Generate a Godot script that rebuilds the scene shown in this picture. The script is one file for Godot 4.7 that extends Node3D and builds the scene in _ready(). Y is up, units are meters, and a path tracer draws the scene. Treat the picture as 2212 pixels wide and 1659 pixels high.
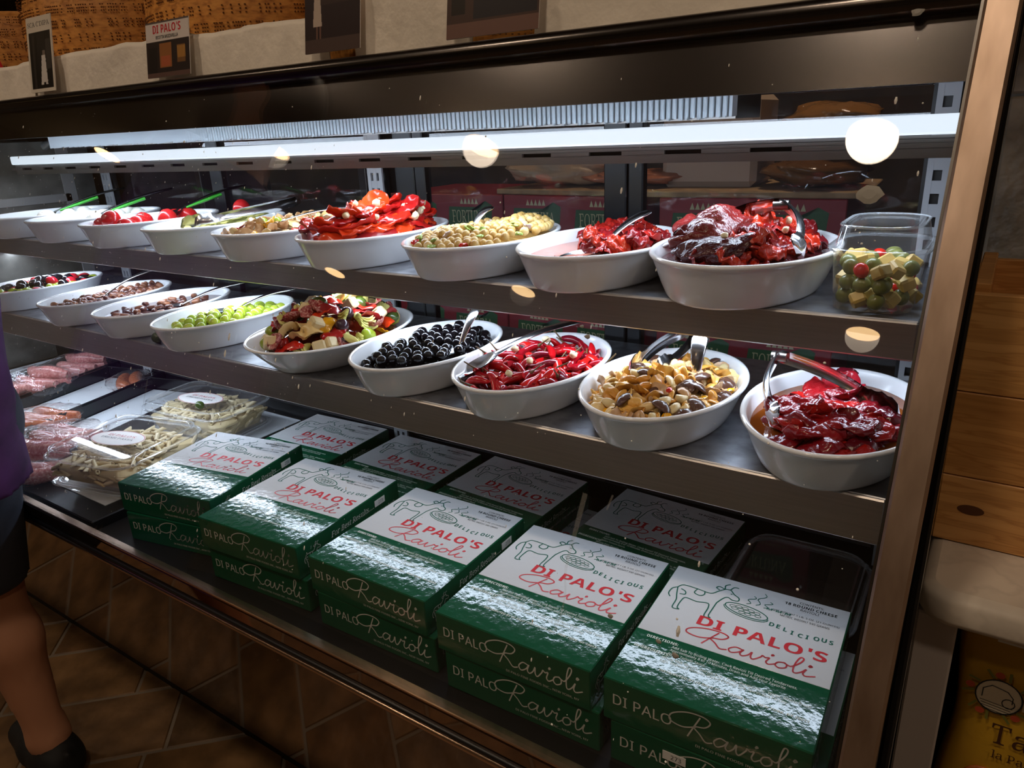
extends Node3D
# A deli counter: a slanted-glass refrigerated case with two shelves of oval dishes and boxes of ravioli below.
# Camera at the origin of X and Z; the case runs along X, its glass faces +Z. Metres, y up.

const CAM_Y := 1.25
var used := {}
var rng := RandomNumberGenerator.new()
var M := {}

# ---------------------------------------------------------------- mesh building
class MB:
	var v := PackedVector3Array()
	var n := PackedVector3Array()
	var ix := PackedInt32Array()
	var xf := Transform3D()
	func _pt(p: Vector3) -> int:
		v.append(xf * p)
		n.append(Vector3.ZERO)
		return v.size() - 1
	func tri(a: int, b: int, c: int) -> void:   # counter-clockwise from outside
		var k := (v[b] - v[a]).cross(v[c] - v[a])
		n[a] += k
		n[b] += k
		n[c] += k
		ix.append(a)
		ix.append(c)
		ix.append(b)
	func quad(p: Vector3, q: Vector3, r: Vector3, s: Vector3) -> void:   # flat, own vertices
		var a := _pt(p)
		var b := _pt(q)
		var c := _pt(r)
		var d := _pt(s)
		tri(a, b, c)
		tri(a, c, d)
	func tri3(p: Vector3, q: Vector3, r: Vector3) -> void:
		tri(_pt(p), _pt(q), _pt(r))
	func box(c: Vector3, s: Vector3, ch := 0.0) -> void:
		var h := s * 0.5
		ch = minf(ch, minf(h.x, minf(h.y, h.z)) * 0.9)
		if ch <= 0.0:
			for ax in 3:
				for sg in [-1.0, 1.0]:
					var d := Vector3.ZERO
					d[ax] = sg
					var u := Vector3.ZERO
					u[(ax + 1) % 3] = 1.0
					var w := d.cross(u)
					quad(c + (d - u - w) * h, c + (d + u - w) * h, c + (d + u + w) * h, c + (d - u + w) * h)
			return
		var k := h - Vector3.ONE * ch
		for ax in 3:
			for sg in [-1.0, 1.0]:
				var d := Vector3.ZERO
				d[ax] = sg
				var u := Vector3.ZERO
				u[(ax + 1) % 3] = 1.0
				var w := d.cross(u)
				var o := c + d * h
				quad(o + (-u - w) * k, o + (u - w) * k, o + (u + w) * k, o + (-u + w) * k)
		for ax in 3:
			var a := Vector3.ZERO
			a[ax] = 1.0
			for s1 in [-1.0, 1.0]:
				for s2 in [-1.0, 1.0]:
					var d1 := Vector3.ZERO
					d1[(ax + 1) % 3] = s1
					var d2 := Vector3.ZERO
					d2[(ax + 2) % 3] = s2
					var p1 := c + d1 * h + d2 * k
					var p2 := c + d2 * h + d1 * k
					if s1 * s2 > 0:
						quad(p1 - a * k, p2 - a * k, p2 + a * k, p1 + a * k)
					else:
						quad(p2 - a * k, p1 - a * k, p1 + a * k, p2 + a * k)
		for sx in [-1.0, 1.0]:
			for sy in [-1.0, 1.0]:
				for sz in [-1.0, 1.0]:
					var e := Vector3(sx, sy, sz)
					var px := c + Vector3(sx * h.x, sy * k.y, sz * k.z)
					var py := c + Vector3(sx * k.x, sy * h.y, sz * k.z)
					var pz := c + Vector3(sx * k.x, sy * k.y, sz * h.z)
					if e.x * e.y * e.z > 0:
						tri3(px, py, pz)
					else:
						tri3(px, pz, py)
	# rows of points; each row is a ring (wrap) or a line; outward side set by flip
	func rows(rr: Array, wrap: bool, flip := false, cap0 := false, cap1 := false) -> void:
		var first := v.size()
		var w: int = rr[0].size()
		for r in rr:
			for p in r:
				_pt(p)
		for i in rr.size() - 1:
			for j in (w if wrap else w - 1):
				var a := first + i * w + j
				var b := first + i * w + (j + 1) % w
				var c := b + w
				var d := a + w
				if flip:
					tri(a, c, b)
					tri(a, d, c)
				else:
					tri(a, b, c)
					tri(a, c, d)
		for e in 2:
			if (cap0 if e == 0 else cap1):
				var ring: Array = rr[0] if e == 0 else rr[-1]
				var m := Vector3.ZERO
				for p in ring:
					m += p
				var ci := _pt(m / ring.size())
				var st := v.size()
				for p in ring:
					_pt(p)
				for j in ring.size():
					var a := st + j
					var b := st + (j + 1) % ring.size()
					if (e == 0) != flip:
						tri(ci, b, a)
					else:
						tri(ci, a, b)
	func tube(path: Array, rad: Array, sides := 8, flat := 1.0, up := Vector3.UP) -> void:
		var rr := []
		for i in path.size():
			var t: Vector3 = (path[mini(i + 1, path.size() - 1)] - path[maxi(i - 1, 0)]).normalized()
			var s := t.cross(up)
			if s.length() < 0.01:
				s = t.cross(Vector3.RIGHT)
			s = s.normalized()
			var u := s.cross(t)
			var ring := []
			for j in sides:
				var a := TAU * j / sides
				ring.append(path[i] + (s * cos(a) + u * sin(a) * flat) * rad[i])
			rr.append(ring)
		rows(rr, true, false, true, true)
	# elliptical lathe: profile of (offset from the rim ellipse, y); a along z, b along x
	func oval(a: float, b: float, prof: Array, seg := 48, close := true) -> void:
		var rr := []
		for q in prof:
			var ring := []
			for j in seg:
				var t := TAU * j / seg
				ring.append(Vector3(cos(t) * maxf(b + q[0], 0.0), q[1], -sin(t) * maxf(a + q[0], 0.0)))
			rr.append(ring)
		rows(rr, true, false, false, close)
	func blob(c: Vector3, r: Vector3, noise: FastNoiseLite, amp: float, nu := 12, nv := 8, bend := 0.0, wave := 0.0, ph := 0.0) -> void:
		var rr := []
		for i in nv + 1:
			var th := PI * i / nv
			var ring := []
			for j in nu:
				var fi := TAU * j / nu
				var d := Vector3(sin(th) * cos(fi), cos(th), -sin(th) * sin(fi))
				var k := 1.0 + (amp * noise.get_noise_3dv(d * 100.0 + Vector3(ph * 37.0, 0, 0)) if noise else 0.0)
				var p := d * r * k
				p.y += bend * (p.x * p.x) / maxf(r.x, 0.001)
				if wave > 0.0:
					p.y += wave * sin(p.x / r.x * 4.0 + ph) * cos(p.z / maxf(r.z, 0.001) * 2.5 + ph * 2.0)
				ring.append(c + p)
			rr.append(ring)
		rows(rr, true, true)
	# a soft flap: pepper strip, dried tomato half, folded slice
	func flap(ln: float, wd: float, th: float, curl: float, fold: float, noise: FastNoiseLite, amp: float, ns := 16, nt := 7, taper := 2.4) -> void:
		var rr := []
		for i in ns + 1:
			var s := -1.0 + 2.0 * i / ns
			var w := wd * pow(maxf(0.004, 1.0 - pow(absf(s), taper)), 0.5) * (1.0 + 0.18 * noise.get_noise_2d(s * 60.0, 300.0))
			var ring := []
			for side in 2:
				for j in nt:
					var t := -1.0 + 2.0 * j / (nt - 1)
					if side == 1:
						t = -t
					var edge := sqrt(maxf(0.0, 1.0 - t * t)) * pow(maxf(0.0, 1.0 - s * s), 0.35)
					var a := s * curl
					var up := fold * wd * t * t + amp * noise.get_noise_2d(s * ln * 4000.0, t * wd * 4000.0)
					up += (th if side == 1 else -th) * (0.25 + 0.75 * edge)
					var rad := ln / maxf(absf(curl), 0.05)
					var base := Vector3(sin(a) * rad, (1.0 - cos(a)) * rad * signf(curl), 0) if absf(curl) > 0.05 else Vector3(s * ln, 0, 0)
					var nrm := Vector3(-sin(a) * signf(curl), cos(a), 0) if absf(curl) > 0.05 else Vector3.UP
					ring.append(base + nrm * up + Vector3(0, 0, w * t * (1.0 + 0.12 * noise.get_noise_2d(s * 90.0 + 50.0, t))))
			rr.append(ring)
		rows(rr, true, true, true, true)
	func ribbon(pts: Array, w: float, z := 0.0) -> void:   # flat stroke in the XY plane, facing +Z
		for i in pts.size() - 1:
			var a: Vector2 = pts[i]
			var b: Vector2 = pts[i + 1]
			var d := (b - a).normalized()
			var m := Vector2(-d.y, d.x) * w * 0.5
			a -= d * w * 0.25
			b += d * w * 0.25
			quad(Vector3(a.x - m.x, a.y - m.y, z), Vector3(b.x - m.x, b.y - m.y, z), Vector3(b.x + m.x, b.y + m.y, z), Vector3(a.x + m.x, a.y + m.y, z))
	func disc(c: Vector2, rx: float, ry: float, z := 0.0, seg := 16) -> void:
		for j in seg:
			var a := TAU * j / seg
			var b := TAU * (j + 1) / seg
			tri3(Vector3(c.x, c.y, z), Vector3(c.x + cos(a) * rx, c.y + sin(a) * ry, z), Vector3(c.x + cos(b) * rx, c.y + sin(b) * ry, z))
	func rect(x0: float, y0: float, x1: float, y1: float, z := 0.0) -> void:
		quad(Vector3(x0, y0, z), Vector3(x1, y0, z), Vector3(x1, y1, z), Vector3(x0, y1, z))
	func text(s: String, font: Font, height: float, at: Vector2, z := 0.0, center := false, stretch := 1.0, slant := 0.0) -> float:
		var t := TextMesh.new()
		t.text = s
		t.font = font
		t.font_size = 32
		t.pixel_size = height / 23.0
		t.depth = 0.0
		t.curve_step = 6.0
		t.horizontal_alignment = HORIZONTAL_ALIGNMENT_LEFT
		t.vertical_alignment = VERTICAL_ALIGNMENT_BOTTOM
		var arr := t.surface_get_arrays(0)
		var vv: PackedVector3Array = arr[Mesh.ARRAY_VERTEX]
		var ii: PackedInt32Array = arr[Mesh.ARRAY_INDEX] if arr[Mesh.ARRAY_INDEX] != null else PackedInt32Array(range(vv.size()))
		if vv.is_empty():
			return 0.0
		var lo := vv[0]
		var hi := vv[0]
		for p in vv:
			lo = lo.min(p)
			hi = hi.max(p)
		var k := height / maxf(hi.y - lo.y, 1e-5) if s.to_upper() == s else 1.0
		if stretch < 0.0:   # fit to a width
			stretch = -stretch / maxf((hi.x - lo.x) * k, 1e-5)
		var wd := (hi.x - lo.x) * k * stretch
		var ox := at.x - (wd * 0.5 if center else 0.0)
		var f := v.size()
		for p in vv:
			var y := (p.y - lo.y) * k
			_pt(Vector3(ox + (p.x - lo.x) * k * stretch + y * slant, at.y + y, z))
		for i in range(0, ii.size(), 3):
			var a := f + ii[i]
			var b := f + ii[i + 1]
			var c := f + ii[i + 2]
			if ((v[b] - v[a]).cross(v[c] - v[a])).dot(xf.basis.z) > 0:
				tri(a, b, c)
			else:
				tri(a, c, b)
		return wd
	func mesh() -> ArrayMesh:
		var nn := PackedVector3Array()
		nn.resize(n.size())
		for i in n.size():
			nn[i] = n[i].normalized() if n[i].length_squared() > 0 else Vector3.UP
		var arr := []
		arr.resize(Mesh.ARRAY_MAX)
		arr[Mesh.ARRAY_VERTEX] = v
		arr[Mesh.ARRAY_NORMAL] = nn
		arr[Mesh.ARRAY_INDEX] = ix
		var m := ArrayMesh.new()
		m.add_surface_from_arrays(Mesh.PRIMITIVE_TRIANGLES, arr)
		return m

func spline(p: Array, per := 6) -> Array:
	var out := []
	for i in p.size() - 1:
		var a = p[maxi(i - 1, 0)]
		var d = p[mini(i + 2, p.size() - 1)]
		for j in per:
			out.append(p[i].cubic_interpolate(p[i + 1], a, d, float(j) / per))
	out.append(p[-1])
	return out

# ---------------------------------------------------------------- nodes
func numbered(base: String) -> String:
	if not used.has(base):
		used[base] = 0
		return base
	used[base] += 1
	return "%s_%03d" % [base, used[base]]

func part(called: String, m: Mesh, mt: Material, parent: Node3D, xf := Transform3D()) -> MeshInstance3D:
	var o := MeshInstance3D.new()
	o.name = called
	o.mesh = m
	o.material_override = mt
	o.transform = xf
	o.cast_shadow = GeometryInstance3D.SHADOW_CASTING_SETTING_ON
	parent.add_child(o, true)
	return o

func tag(o: Node3D, label: String, category: String, group := "") -> Node3D:
	o.set_meta("label", label)
	o.set_meta("category", category)
	if group:
		o.set_meta("group", group)
	return o

func thing(called: String, label: String, category: String, at := Vector3.ZERO, turn := 0.0, group := "") -> Node3D:
	var o := Node3D.new()
	o.name = numbered(called)
	add_child(o)
	o.position = at
	o.rotation.y = turn
	return tag(o, label, category, group)

func single(called: String, m: Mesh, mt: Material, label: String, category: String, xf := Transform3D(), group := "") -> MeshInstance3D:
	var o := part(numbered(called), m, mt, self, xf)
	tag(o, label, category, group)
	return o

func structure(called: String, m: Mesh, mt: Material) -> MeshInstance3D:
	var o := part(called, m, mt, self)
	o.set_meta("kind", "structure")
	return o

func turned(at: Vector3, turn := 0.0, s := 1.0) -> Transform3D:
	return Transform3D(Basis(Vector3.UP, turn).scaled(Vector3.ONE * s), at)

# ---------------------------------------------------------------- materials
func noise_tex(fr: float, ramp: Array, seed_ := 1, size := 512, fractal := 4, normal := false, strength := 4.0, kind := FastNoiseLite.TYPE_SIMPLEX_SMOOTH) -> NoiseTexture2D:
	var f := FastNoiseLite.new()
	f.seed = seed_
	f.noise_type = kind
	f.frequency = fr
	f.fractal_octaves = fractal
	var t := NoiseTexture2D.new()
	t.width = size
	t.height = size
	t.seamless = true
	t.noise = f
	if normal:
		t.as_normal_map = true
		t.bump_strength = strength
	elif ramp.size():
		var g := Gradient.new()
		g.offsets = PackedFloat32Array()
		var offs := PackedFloat32Array()
		var cols := PackedColorArray()
		for i in ramp.size():
			offs.append(ramp[i][0])
			cols.append(ramp[i][1])
		g.offsets = offs
		g.colors = cols
		t.color_ramp = g
	return t

func mat(col: Color, rough := 0.5, metal := 0.0, spec := 0.5) -> StandardMaterial3D:
	var m := StandardMaterial3D.new()
	m.albedo_color = col
	m.roughness = rough
	m.metallic = metal
	m.metallic_specular = spec
	return m

func rgb(r: int, g: int, b: int) -> Color:
	return Color8(r, g, b)

func tri_tex(m: StandardMaterial3D, t: Texture2D, sc: Vector3, world := false) -> StandardMaterial3D:
	m.albedo_texture = t
	m.uv1_triplanar = true
	m.uv1_world_triplanar = world
	m.uv1_scale = sc
	return m

func tri_normal(m: StandardMaterial3D, t: Texture2D, k: float, sc: Vector3, world := false) -> StandardMaterial3D:
	m.normal_enabled = true
	m.normal_texture = t
	m.normal_scale = k
	m.uv1_triplanar = true
	m.uv1_world_triplanar = world
	m.uv1_scale = sc
	return m

func pane(alpha: float, tint := Color(1, 1, 1), spec := 0.5, rough := 0.0) -> StandardMaterial3D:
	var m := mat(Color(tint.r, tint.g, tint.b, alpha), rough, 0.0, spec)
	m.transparency = BaseMaterial3D.TRANSPARENCY_ALPHA
	return m

func glow(col: Color, e: float) -> StandardMaterial3D:
	var m := mat(col, 0.6)
	m.emission_enabled = true
	m.emission = col
	m.emission_energy_multiplier = e
	return m

func make_materials() -> void:
	var wrinkle := noise_tex(0.012, [], 3, 512, 4, true, 6.0)
	var fine := noise_tex(0.05, [], 5, 512, 3, true, 4.0)
	var mottled := noise_tex(0.01, [[0.0, Color(0.72, 0.72, 0.72)], [0.5, Color(0.9, 0.9, 0.9)], [1.0, Color(1, 1, 1)]], 7)
	M.wrinkle = wrinkle
	M.fine = fine
	M.mottled = mottled
	# brushed steel: grain runs along x
	var brush := noise_tex(0.02, [[0.2, Color(0.96, 0.96, 0.96)], [0.5, Color(0.98, 0.98, 0.98)], [0.8, Color(1, 1, 1)]], 11, 512, 5)
	M.steel = tri_tex(mat(rgb(186, 180, 174), 0.4, 1.0), brush, Vector3(0.6, 26, 26), true)
	M.post = tri_tex(mat(rgb(222, 196, 176), 0.42, 1.0), noise_tex(0.01, [[0.0, Color(0.78, 0.76, 0.74)], [1.0, Color(1, 1, 1)]], 12), Vector3(6, 2, 6), true)
	M.header = tri_tex(mat(rgb(88, 84, 82), 0.22, 1.0), brush, Vector3(26, 0.8, 26), true)
	M.mirror = mat(rgb(150, 130, 115), 0.035, 1.0)
	M.chrome = mat(rgb(225, 225, 228), 0.16, 1.0)
	M.chrome_trim = mat(rgb(215, 185, 160), 0.2, 1.0)
	M.dark_steel = mat(rgb(120, 116, 112), 0.3, 1.0)
	M.deck = mat(rgb(46, 44, 44), 0.35, 0.7)
	M.shelf_top = tri_tex(mat(rgb(178, 180, 186), 0.42, 1.0), mottled, Vector3(5, 5, 5), true)
	M.inner = tri_tex(mat(rgb(130, 127, 120), 0.5, 0.6), mottled, Vector3(3, 3, 3), true)
	M.white_metal = mat(rgb(176, 178, 182), 0.4)
	M.grey_plate = mat(rgb(150, 148, 146), 0.45, 0.3)
	M.fins = mat(rgb(205, 212, 216), 0.35, 0.75)
	M.black = mat(rgb(16, 16, 18), 0.4)
	M.black_gloss = mat(rgb(12, 12, 14), 0.12)
	M.frame_black = mat(rgb(14, 16, 20), 0.3)
	M.glass = pane(0.0, Color(1, 1, 1), 0.5)
	M.door_glass = pane(0.04, Color(0.5, 0.52, 0.55), 0.4)
	M.speck = mat(rgb(235, 232, 225), 0.5)
	M.streak = mat(Color(0.85, 0.83, 0.8, 0.07), 0.6)
	M.splash = mat(rgb(150, 146, 138), 0.6)
	M.tape = pane(0.25, Color(0.8, 0.78, 0.75), 0.6, 0.2)
	M.streak.transparency = BaseMaterial3D.TRANSPARENCY_ALPHA
	M.porcelain = mat(rgb(238, 240, 242), 0.14)
	M.led = glow(rgb(228, 242, 255), 1.05)
	M.box_green = tri_normal(mat(rgb(12, 78, 50), 0.10), wrinkle, 0.17, Vector3(9, 9, 9))
	M.box_white = tri_normal(mat(rgb(200, 200, 200), 0.14), wrinkle, 0.17, Vector3(9, 9, 9))
	M.ink_red = mat(rgb(196, 36, 44), 0.35)
	M.ink_green = mat(rgb(18, 92, 74), 0.35)
	M.ink_dark = mat(rgb(28, 40, 40), 0.4)
	M.ink_silver = mat(rgb(205, 205, 196), 0.4)
	M.ink_cream = mat(rgb(214, 222, 208), 0.4)
	M.sticker = mat(rgb(228, 226, 222), 0.6)
	M.clear = pane(0.03, Color(1, 1, 1), 0.6, 0.03)
	M.clear_edge = pane(0.16, Color(0.9, 0.93, 0.95), 0.7, 0.05)
	M.label_paper = mat(rgb(236, 232, 228), 0.55)
	M.paper = tri_normal(mat(rgb(232, 222, 208), 0.65), noise_tex(0.018, [], 21, 512, 4, true, 8.0), 0.3, Vector3(4, 4, 4), true)
	M.liner = tri_normal(mat(rgb(226, 230, 234), 0.5), wrinkle, 0.3, Vector3(3, 3, 3), true)
	M.cheese_rind = tri_tex(mat(rgb(232, 166, 82), 0.55), noise_tex(0.02, [[0.0, Color(0.62, 0.5, 0.4)], [0.5, Color(0.95, 0.9, 0.85)], [1.0, Color(1, 1, 1)]], 23), Vector3(4, 9, 4))
	M.rind_ink = mat(rgb(110, 66, 24), 0.6)
	# wood: rings stretched along x
	var wood := noise_tex(0.018, [[0.0, Color(0.74, 0.55, 0.33)], [0.42, Color(0.84, 0.65, 0.41)], [0.5, Color(0.76, 0.56, 0.33)], [0.58, Color(0.86, 0.67, 0.43)], [1.0, Color(0.9, 0.72, 0.48)]], 31, 512, 3)
	M.wood = []
	for i in 3:
		var w := tri_tex(mat([rgb(250, 238, 222), rgb(238, 222, 200), rgb(255, 246, 232)][i], 0.5), wood, Vector3(0.7, 7, 7))
		w.uv1_offset = Vector3(0.3 * i, 0.37 * i, 0.2 * i)
		M.wood.append(w)
	M.wood_knot = mat(rgb(92, 52, 22), 0.6)
	var marble := noise_tex(0.006, [[0.0, Color(0.82, 0.8, 0.78)], [0.45, Color(0.93, 0.92, 0.9)], [0.52, Color(0.89, 0.88, 0.86)], [0.6, Color(0.95, 0.94, 0.92)], [1, Color(0.97, 0.96, 0.94)]], 41, 512, 5)
	M.marble = tri_tex(mat(rgb(236, 226, 214), 0.25), marble, Vector3(2.2, 2.2, 2.2), true)
	M.white_paint = mat(rgb(196, 186, 180), 0.5)
	M.bag = tri_normal(mat(rgb(206, 160, 44), 0.35), wrinkle, 0.3, Vector3(6, 6, 6))
	var stone := noise_tex(0.008, [[0.0, Color(0.42, 0.38, 0.33)], [0.45, Color(0.62, 0.57, 0.5)], [0.7, Color(0.72, 0.67, 0.6)], [1.0, Color(0.8, 0.75, 0.68)]], 43, 512, 5)
	M.wall_tile = tri_normal(tri_tex(mat(rgb(206, 194, 178), 0.55), stone, Vector3(2, 2, 2), true), fine, 0.5, Vector3(2, 2, 2), true)
	M.grout = mat(rgb(150, 140, 126), 0.9)
	var slate := noise_tex(0.01, [[0.0, Color(0.54, 0.47, 0.39)], [0.4, Color(0.68, 0.6, 0.5)], [0.65, Color(0.76, 0.67, 0.56)], [1.0, Color(0.86, 0.77, 0.65)]], 47, 512, 5)
	M.floor_tile = []
	for i in 4:
		var t := tri_normal(tri_tex(mat([rgb(150, 130, 108), rgb(138, 120, 98), rgb(156, 134, 106), rgb(142, 118, 92)][i], 0.45), slate, Vector3(1.6, 1.6, 1.6)), wrinkle, 0.35, Vector3(1.6, 1.6, 1.6))
		t.uv1_offset = Vector3(0.31 * i, 0, 0.17 * i)
		M.floor_tile.append(t)
	M.floor_grout = mat(rgb(116, 104, 90), 0.9)
	M.plaster = mat(rgb(178, 164, 148), 0.8)
	M.ceiling = mat(rgb(168, 158, 146), 0.9)
	M.dark_wall = tri_tex(mat(rgb(92, 82, 72), 0.6), stone, Vector3(1.5, 1.5, 1.5), true)
	M.lamp = glow(rgb(255, 208, 146), 10.0)
	M.lamp_ring = mat(rgb(210, 200, 186), 0.4)
	M.carton_red = mat(rgb(150, 30, 40), 0.45)
	M.carton_green = mat(rgb(48, 96, 52), 0.5)
	M.carton_print = mat(rgb(204, 196, 150), 0.5)
	M.cardboard = tri_tex(mat(rgb(196, 160, 116), 0.75), mottled, Vector3(3, 3, 3), true)
	M.beige_box = mat(rgb(202, 178, 156), 0.6)
	# food
	M.olive_green = mat(rgb(142, 158, 44), 0.22)
	M.olive_bright = mat(rgb(176, 190, 62), 0.2)
	M.olive_lime = mat(rgb(158, 180, 58), 0.2)
	M.olive_dark = mat(rgb(62, 78, 30), 0.2)
	M.olive_red = mat(rgb(196, 34, 48), 0.2)
	M.olive_black = mat(rgb(24, 20, 26), 0.14)
	M.olive_purple = mat(rgb(60, 34, 44), 0.18)
	M.tub_olive = mat(rgb(118, 122, 66), 0.3)
	M.tub_cheese = mat(rgb(206, 176, 98), 0.45)
	M.black_olive = tri_normal(mat(rgb(14, 11, 14), 0.08), wrinkle, 0.5, Vector3(20, 20, 20))
	M.bean = [mat(rgb(124, 76, 52), 0.3), mat(rgb(98, 58, 44), 0.28), mat(rgb(148, 96, 66), 0.3)]
	M.bean_liquid = mat(rgb(92, 66, 60), 0.1)
	M.chickpea = [mat(rgb(206, 172, 104), 0.4), mat(rgb(192, 154, 86), 0.4), mat(rgb(218, 188, 124), 0.4)]
	M.celery = mat(rgb(160, 186, 96), 0.35)
	M.onion = mat(rgb(206, 190, 190), 0.35)
	M.pepper_red = [mat(rgb(196, 34, 20), 0.2), mat(rgb(170, 24, 22), 0.22), mat(rgb(214, 60, 22), 0.2), mat(rgb(140, 26, 28), 0.25)]
	M.pepper_yellow = mat(rgb(226, 164, 22), 0.22)
	M.garlic = mat(rgb(236, 222, 180), 0.35)
	M.chili = [mat(rgb(176, 14, 22), 0.14), mat(rgb(150, 12, 26), 0.16), mat(rgb(120, 14, 34), 0.18), mat(rgb(200, 26, 22), 0.14)]
	M.stem = mat(rgb(92, 70, 36), 0.5)
	var crinkle := noise_tex(0.02, [], 61, 512, 4, true, 8.0)
	M.dried = []
	for c in [rgb(150, 28, 22), rgb(120, 20, 24), rgb(176, 44, 22), rgb(92, 18, 24)]:
		M.dried.append(tri_normal(mat(c, 0.2), crinkle, 0.9, Vector3(14, 14, 14)))
	M.dried_dark = []
	for c in [rgb(88, 22, 26), rgb(70, 20, 24), rgb(106, 28, 26)]:
		M.dried_dark.append(tri_normal(mat(c, 0.24), crinkle, 1.0, Vector3(12, 12, 12)))
	M.wine = []
	for c in [rgb(120, 16, 26), rgb(142, 20, 26), rgb(96, 14, 28), rgb(166, 26, 22)]:
		M.wine.append(tri_normal(mat(c, 0.16), crinkle, 0.7, Vector3(14, 14, 14)))
	M.mush_tan = [mat(rgb(222, 170, 82), 0.25), mat(rgb(206, 146, 60), 0.25), mat(rgb(226, 194, 130), 0.28), mat(rgb(190, 150, 106), 0.28)]
	M.mush_pale = mat(rgb(226, 204, 150), 0.35)
	M.mush_brown = tri_normal(mat(rgb(84, 56, 44), 0.22), crinkle, 0.4, Vector3(14, 14, 14))
	M.mush_grey = mat(rgb(164, 134, 96), 0.3)
	M.feta = mat(rgb(230, 210, 160), 0.5)
	M.salami = tri_tex(mat(rgb(255, 255, 255), 0.35), noise_tex(0.06, [[0.0, Color(0.5, 0.1, 0.12)], [0.55, Color(0.6, 0.16, 0.16)], [0.66, Color(0.85, 0.66, 0.6)], [1.0, Color(0.9, 0.78, 0.72)]], 63, 256, 2), Vector3(18, 18, 18))
	M.artichoke = mat(rgb(204, 196, 110), 0.4)
	M.oil_red = mat(rgb(96, 26, 12), 0.06)
	M.oil_amber = mat(rgb(126, 64, 18), 0.06)
	M.oil_pink = mat(rgb(178, 112, 92), 0.07)
	M.oil_black = mat(rgb(26, 14, 12), 0.06)
	M.brine = mat(rgb(120, 122, 60), 0.1)
	M.pasta = [mat(rgb(222, 204, 160), 0.5), mat(rgb(232, 216, 178), 0.5), mat(rgb(208, 188, 142), 0.5)]
	M.meat_pink = tri_tex(mat(rgb(255, 255, 255), 0.25), noise_tex(0.03, [[0.0, Color(0.66, 0.34, 0.34)], [0.5, Color(0.78, 0.48, 0.46)], [0.75, Color(0.88, 0.68, 0.64)], [1.0, Color(0.92, 0.8, 0.76)]], 65, 512, 4), Vector3(9, 9, 9))
	M.meat_orange = tri_tex(mat(rgb(255, 255, 255), 0.25), noise_tex(0.03, [[0.0, Color(0.6, 0.26, 0.14)], [0.5, Color(0.74, 0.4, 0.24)], [1.0, Color(0.86, 0.6, 0.42)]], 66, 512, 4), Vector3(9, 9, 9))
	M.wrap = pane(0.02, Color(1, 1, 1), 0.7, 0.06)
	M.wrap.normal_enabled = true
	M.wrap.normal_texture = crinkle
	M.wrap.normal_scale = 0.8
	M.wrap.uv1_triplanar = true
	M.wrap.uv1_scale = Vector3(7, 7, 7)
	M.tray = mat(rgb(14, 14, 16), 0.2)
	M.plastic_green = mat(rgb(70, 190, 60), 0.4)
	M.mozzarella = mat(rgb(232, 228, 218), 0.3)
	M.tomato = mat(rgb(190, 34, 34), 0.2)
	# person
	M.skin = mat(rgb(200, 144, 112), 0.55)
	M.shirt = tri_tex(mat(rgb(92, 44, 106), 0.8), noise_tex(0.008, [[0.0, Color(0.45, 0.4, 0.5)], [0.5, Color(0.85, 0.8, 0.85)], [1.0, Color(1, 1, 1)]], 71), Vector3(2.5, 2.5, 2.5))
	M.shorts = mat(rgb(62, 68, 82), 0.85)
	M.shoe = mat(rgb(18, 18, 20), 0.7)
	M.hair = mat(rgb(40, 28, 20), 0.6)
	M.eye = mat(rgb(30, 22, 18), 0.2)
	M.lip = mat(rgb(160, 84, 74), 0.5)

# ---------------------------------------------------------------- geometry of the case
const GX0 := -2.45          # left end of the case
const GX1 := -0.05          # left edge of the right post
const SH1_Y := 1.0674       # upper shelf, top surface
const SH1_Z := -0.735
const SH2_Y := 0.9199
const SH2_Z := -0.665
const DECK_Y := 0.627
const BACK_Z := -1.04
func glass_z(y: float) -> float:
	return -(0.518 + 0.377 * (y - 0.716))

func wpart(called: String, mb: MB, mt: Material, parent: Node3D) -> MeshInstance3D:
	return part(called, mb.mesh(), mt, parent, parent.transform.affine_inverse())

func area(at: Vector3, size: Vector2, towards: Vector3, col: Color, e: float, called: String) -> void:
	var l := AreaLight3D.new()
	l.name = called
	l.area_size = size
	l.light_color = col
	l.light_energy = e
	l.area_range = 12.0
	l.area_attenuation = 2.0
	l.shadow_enabled = true
	add_child(l, true)
	var z := -towards.normalized()
	var x := Vector3.RIGHT
	var y := z.cross(x).normalized()
	l.transform = Transform3D(Basis(x, y, z), at)

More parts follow.
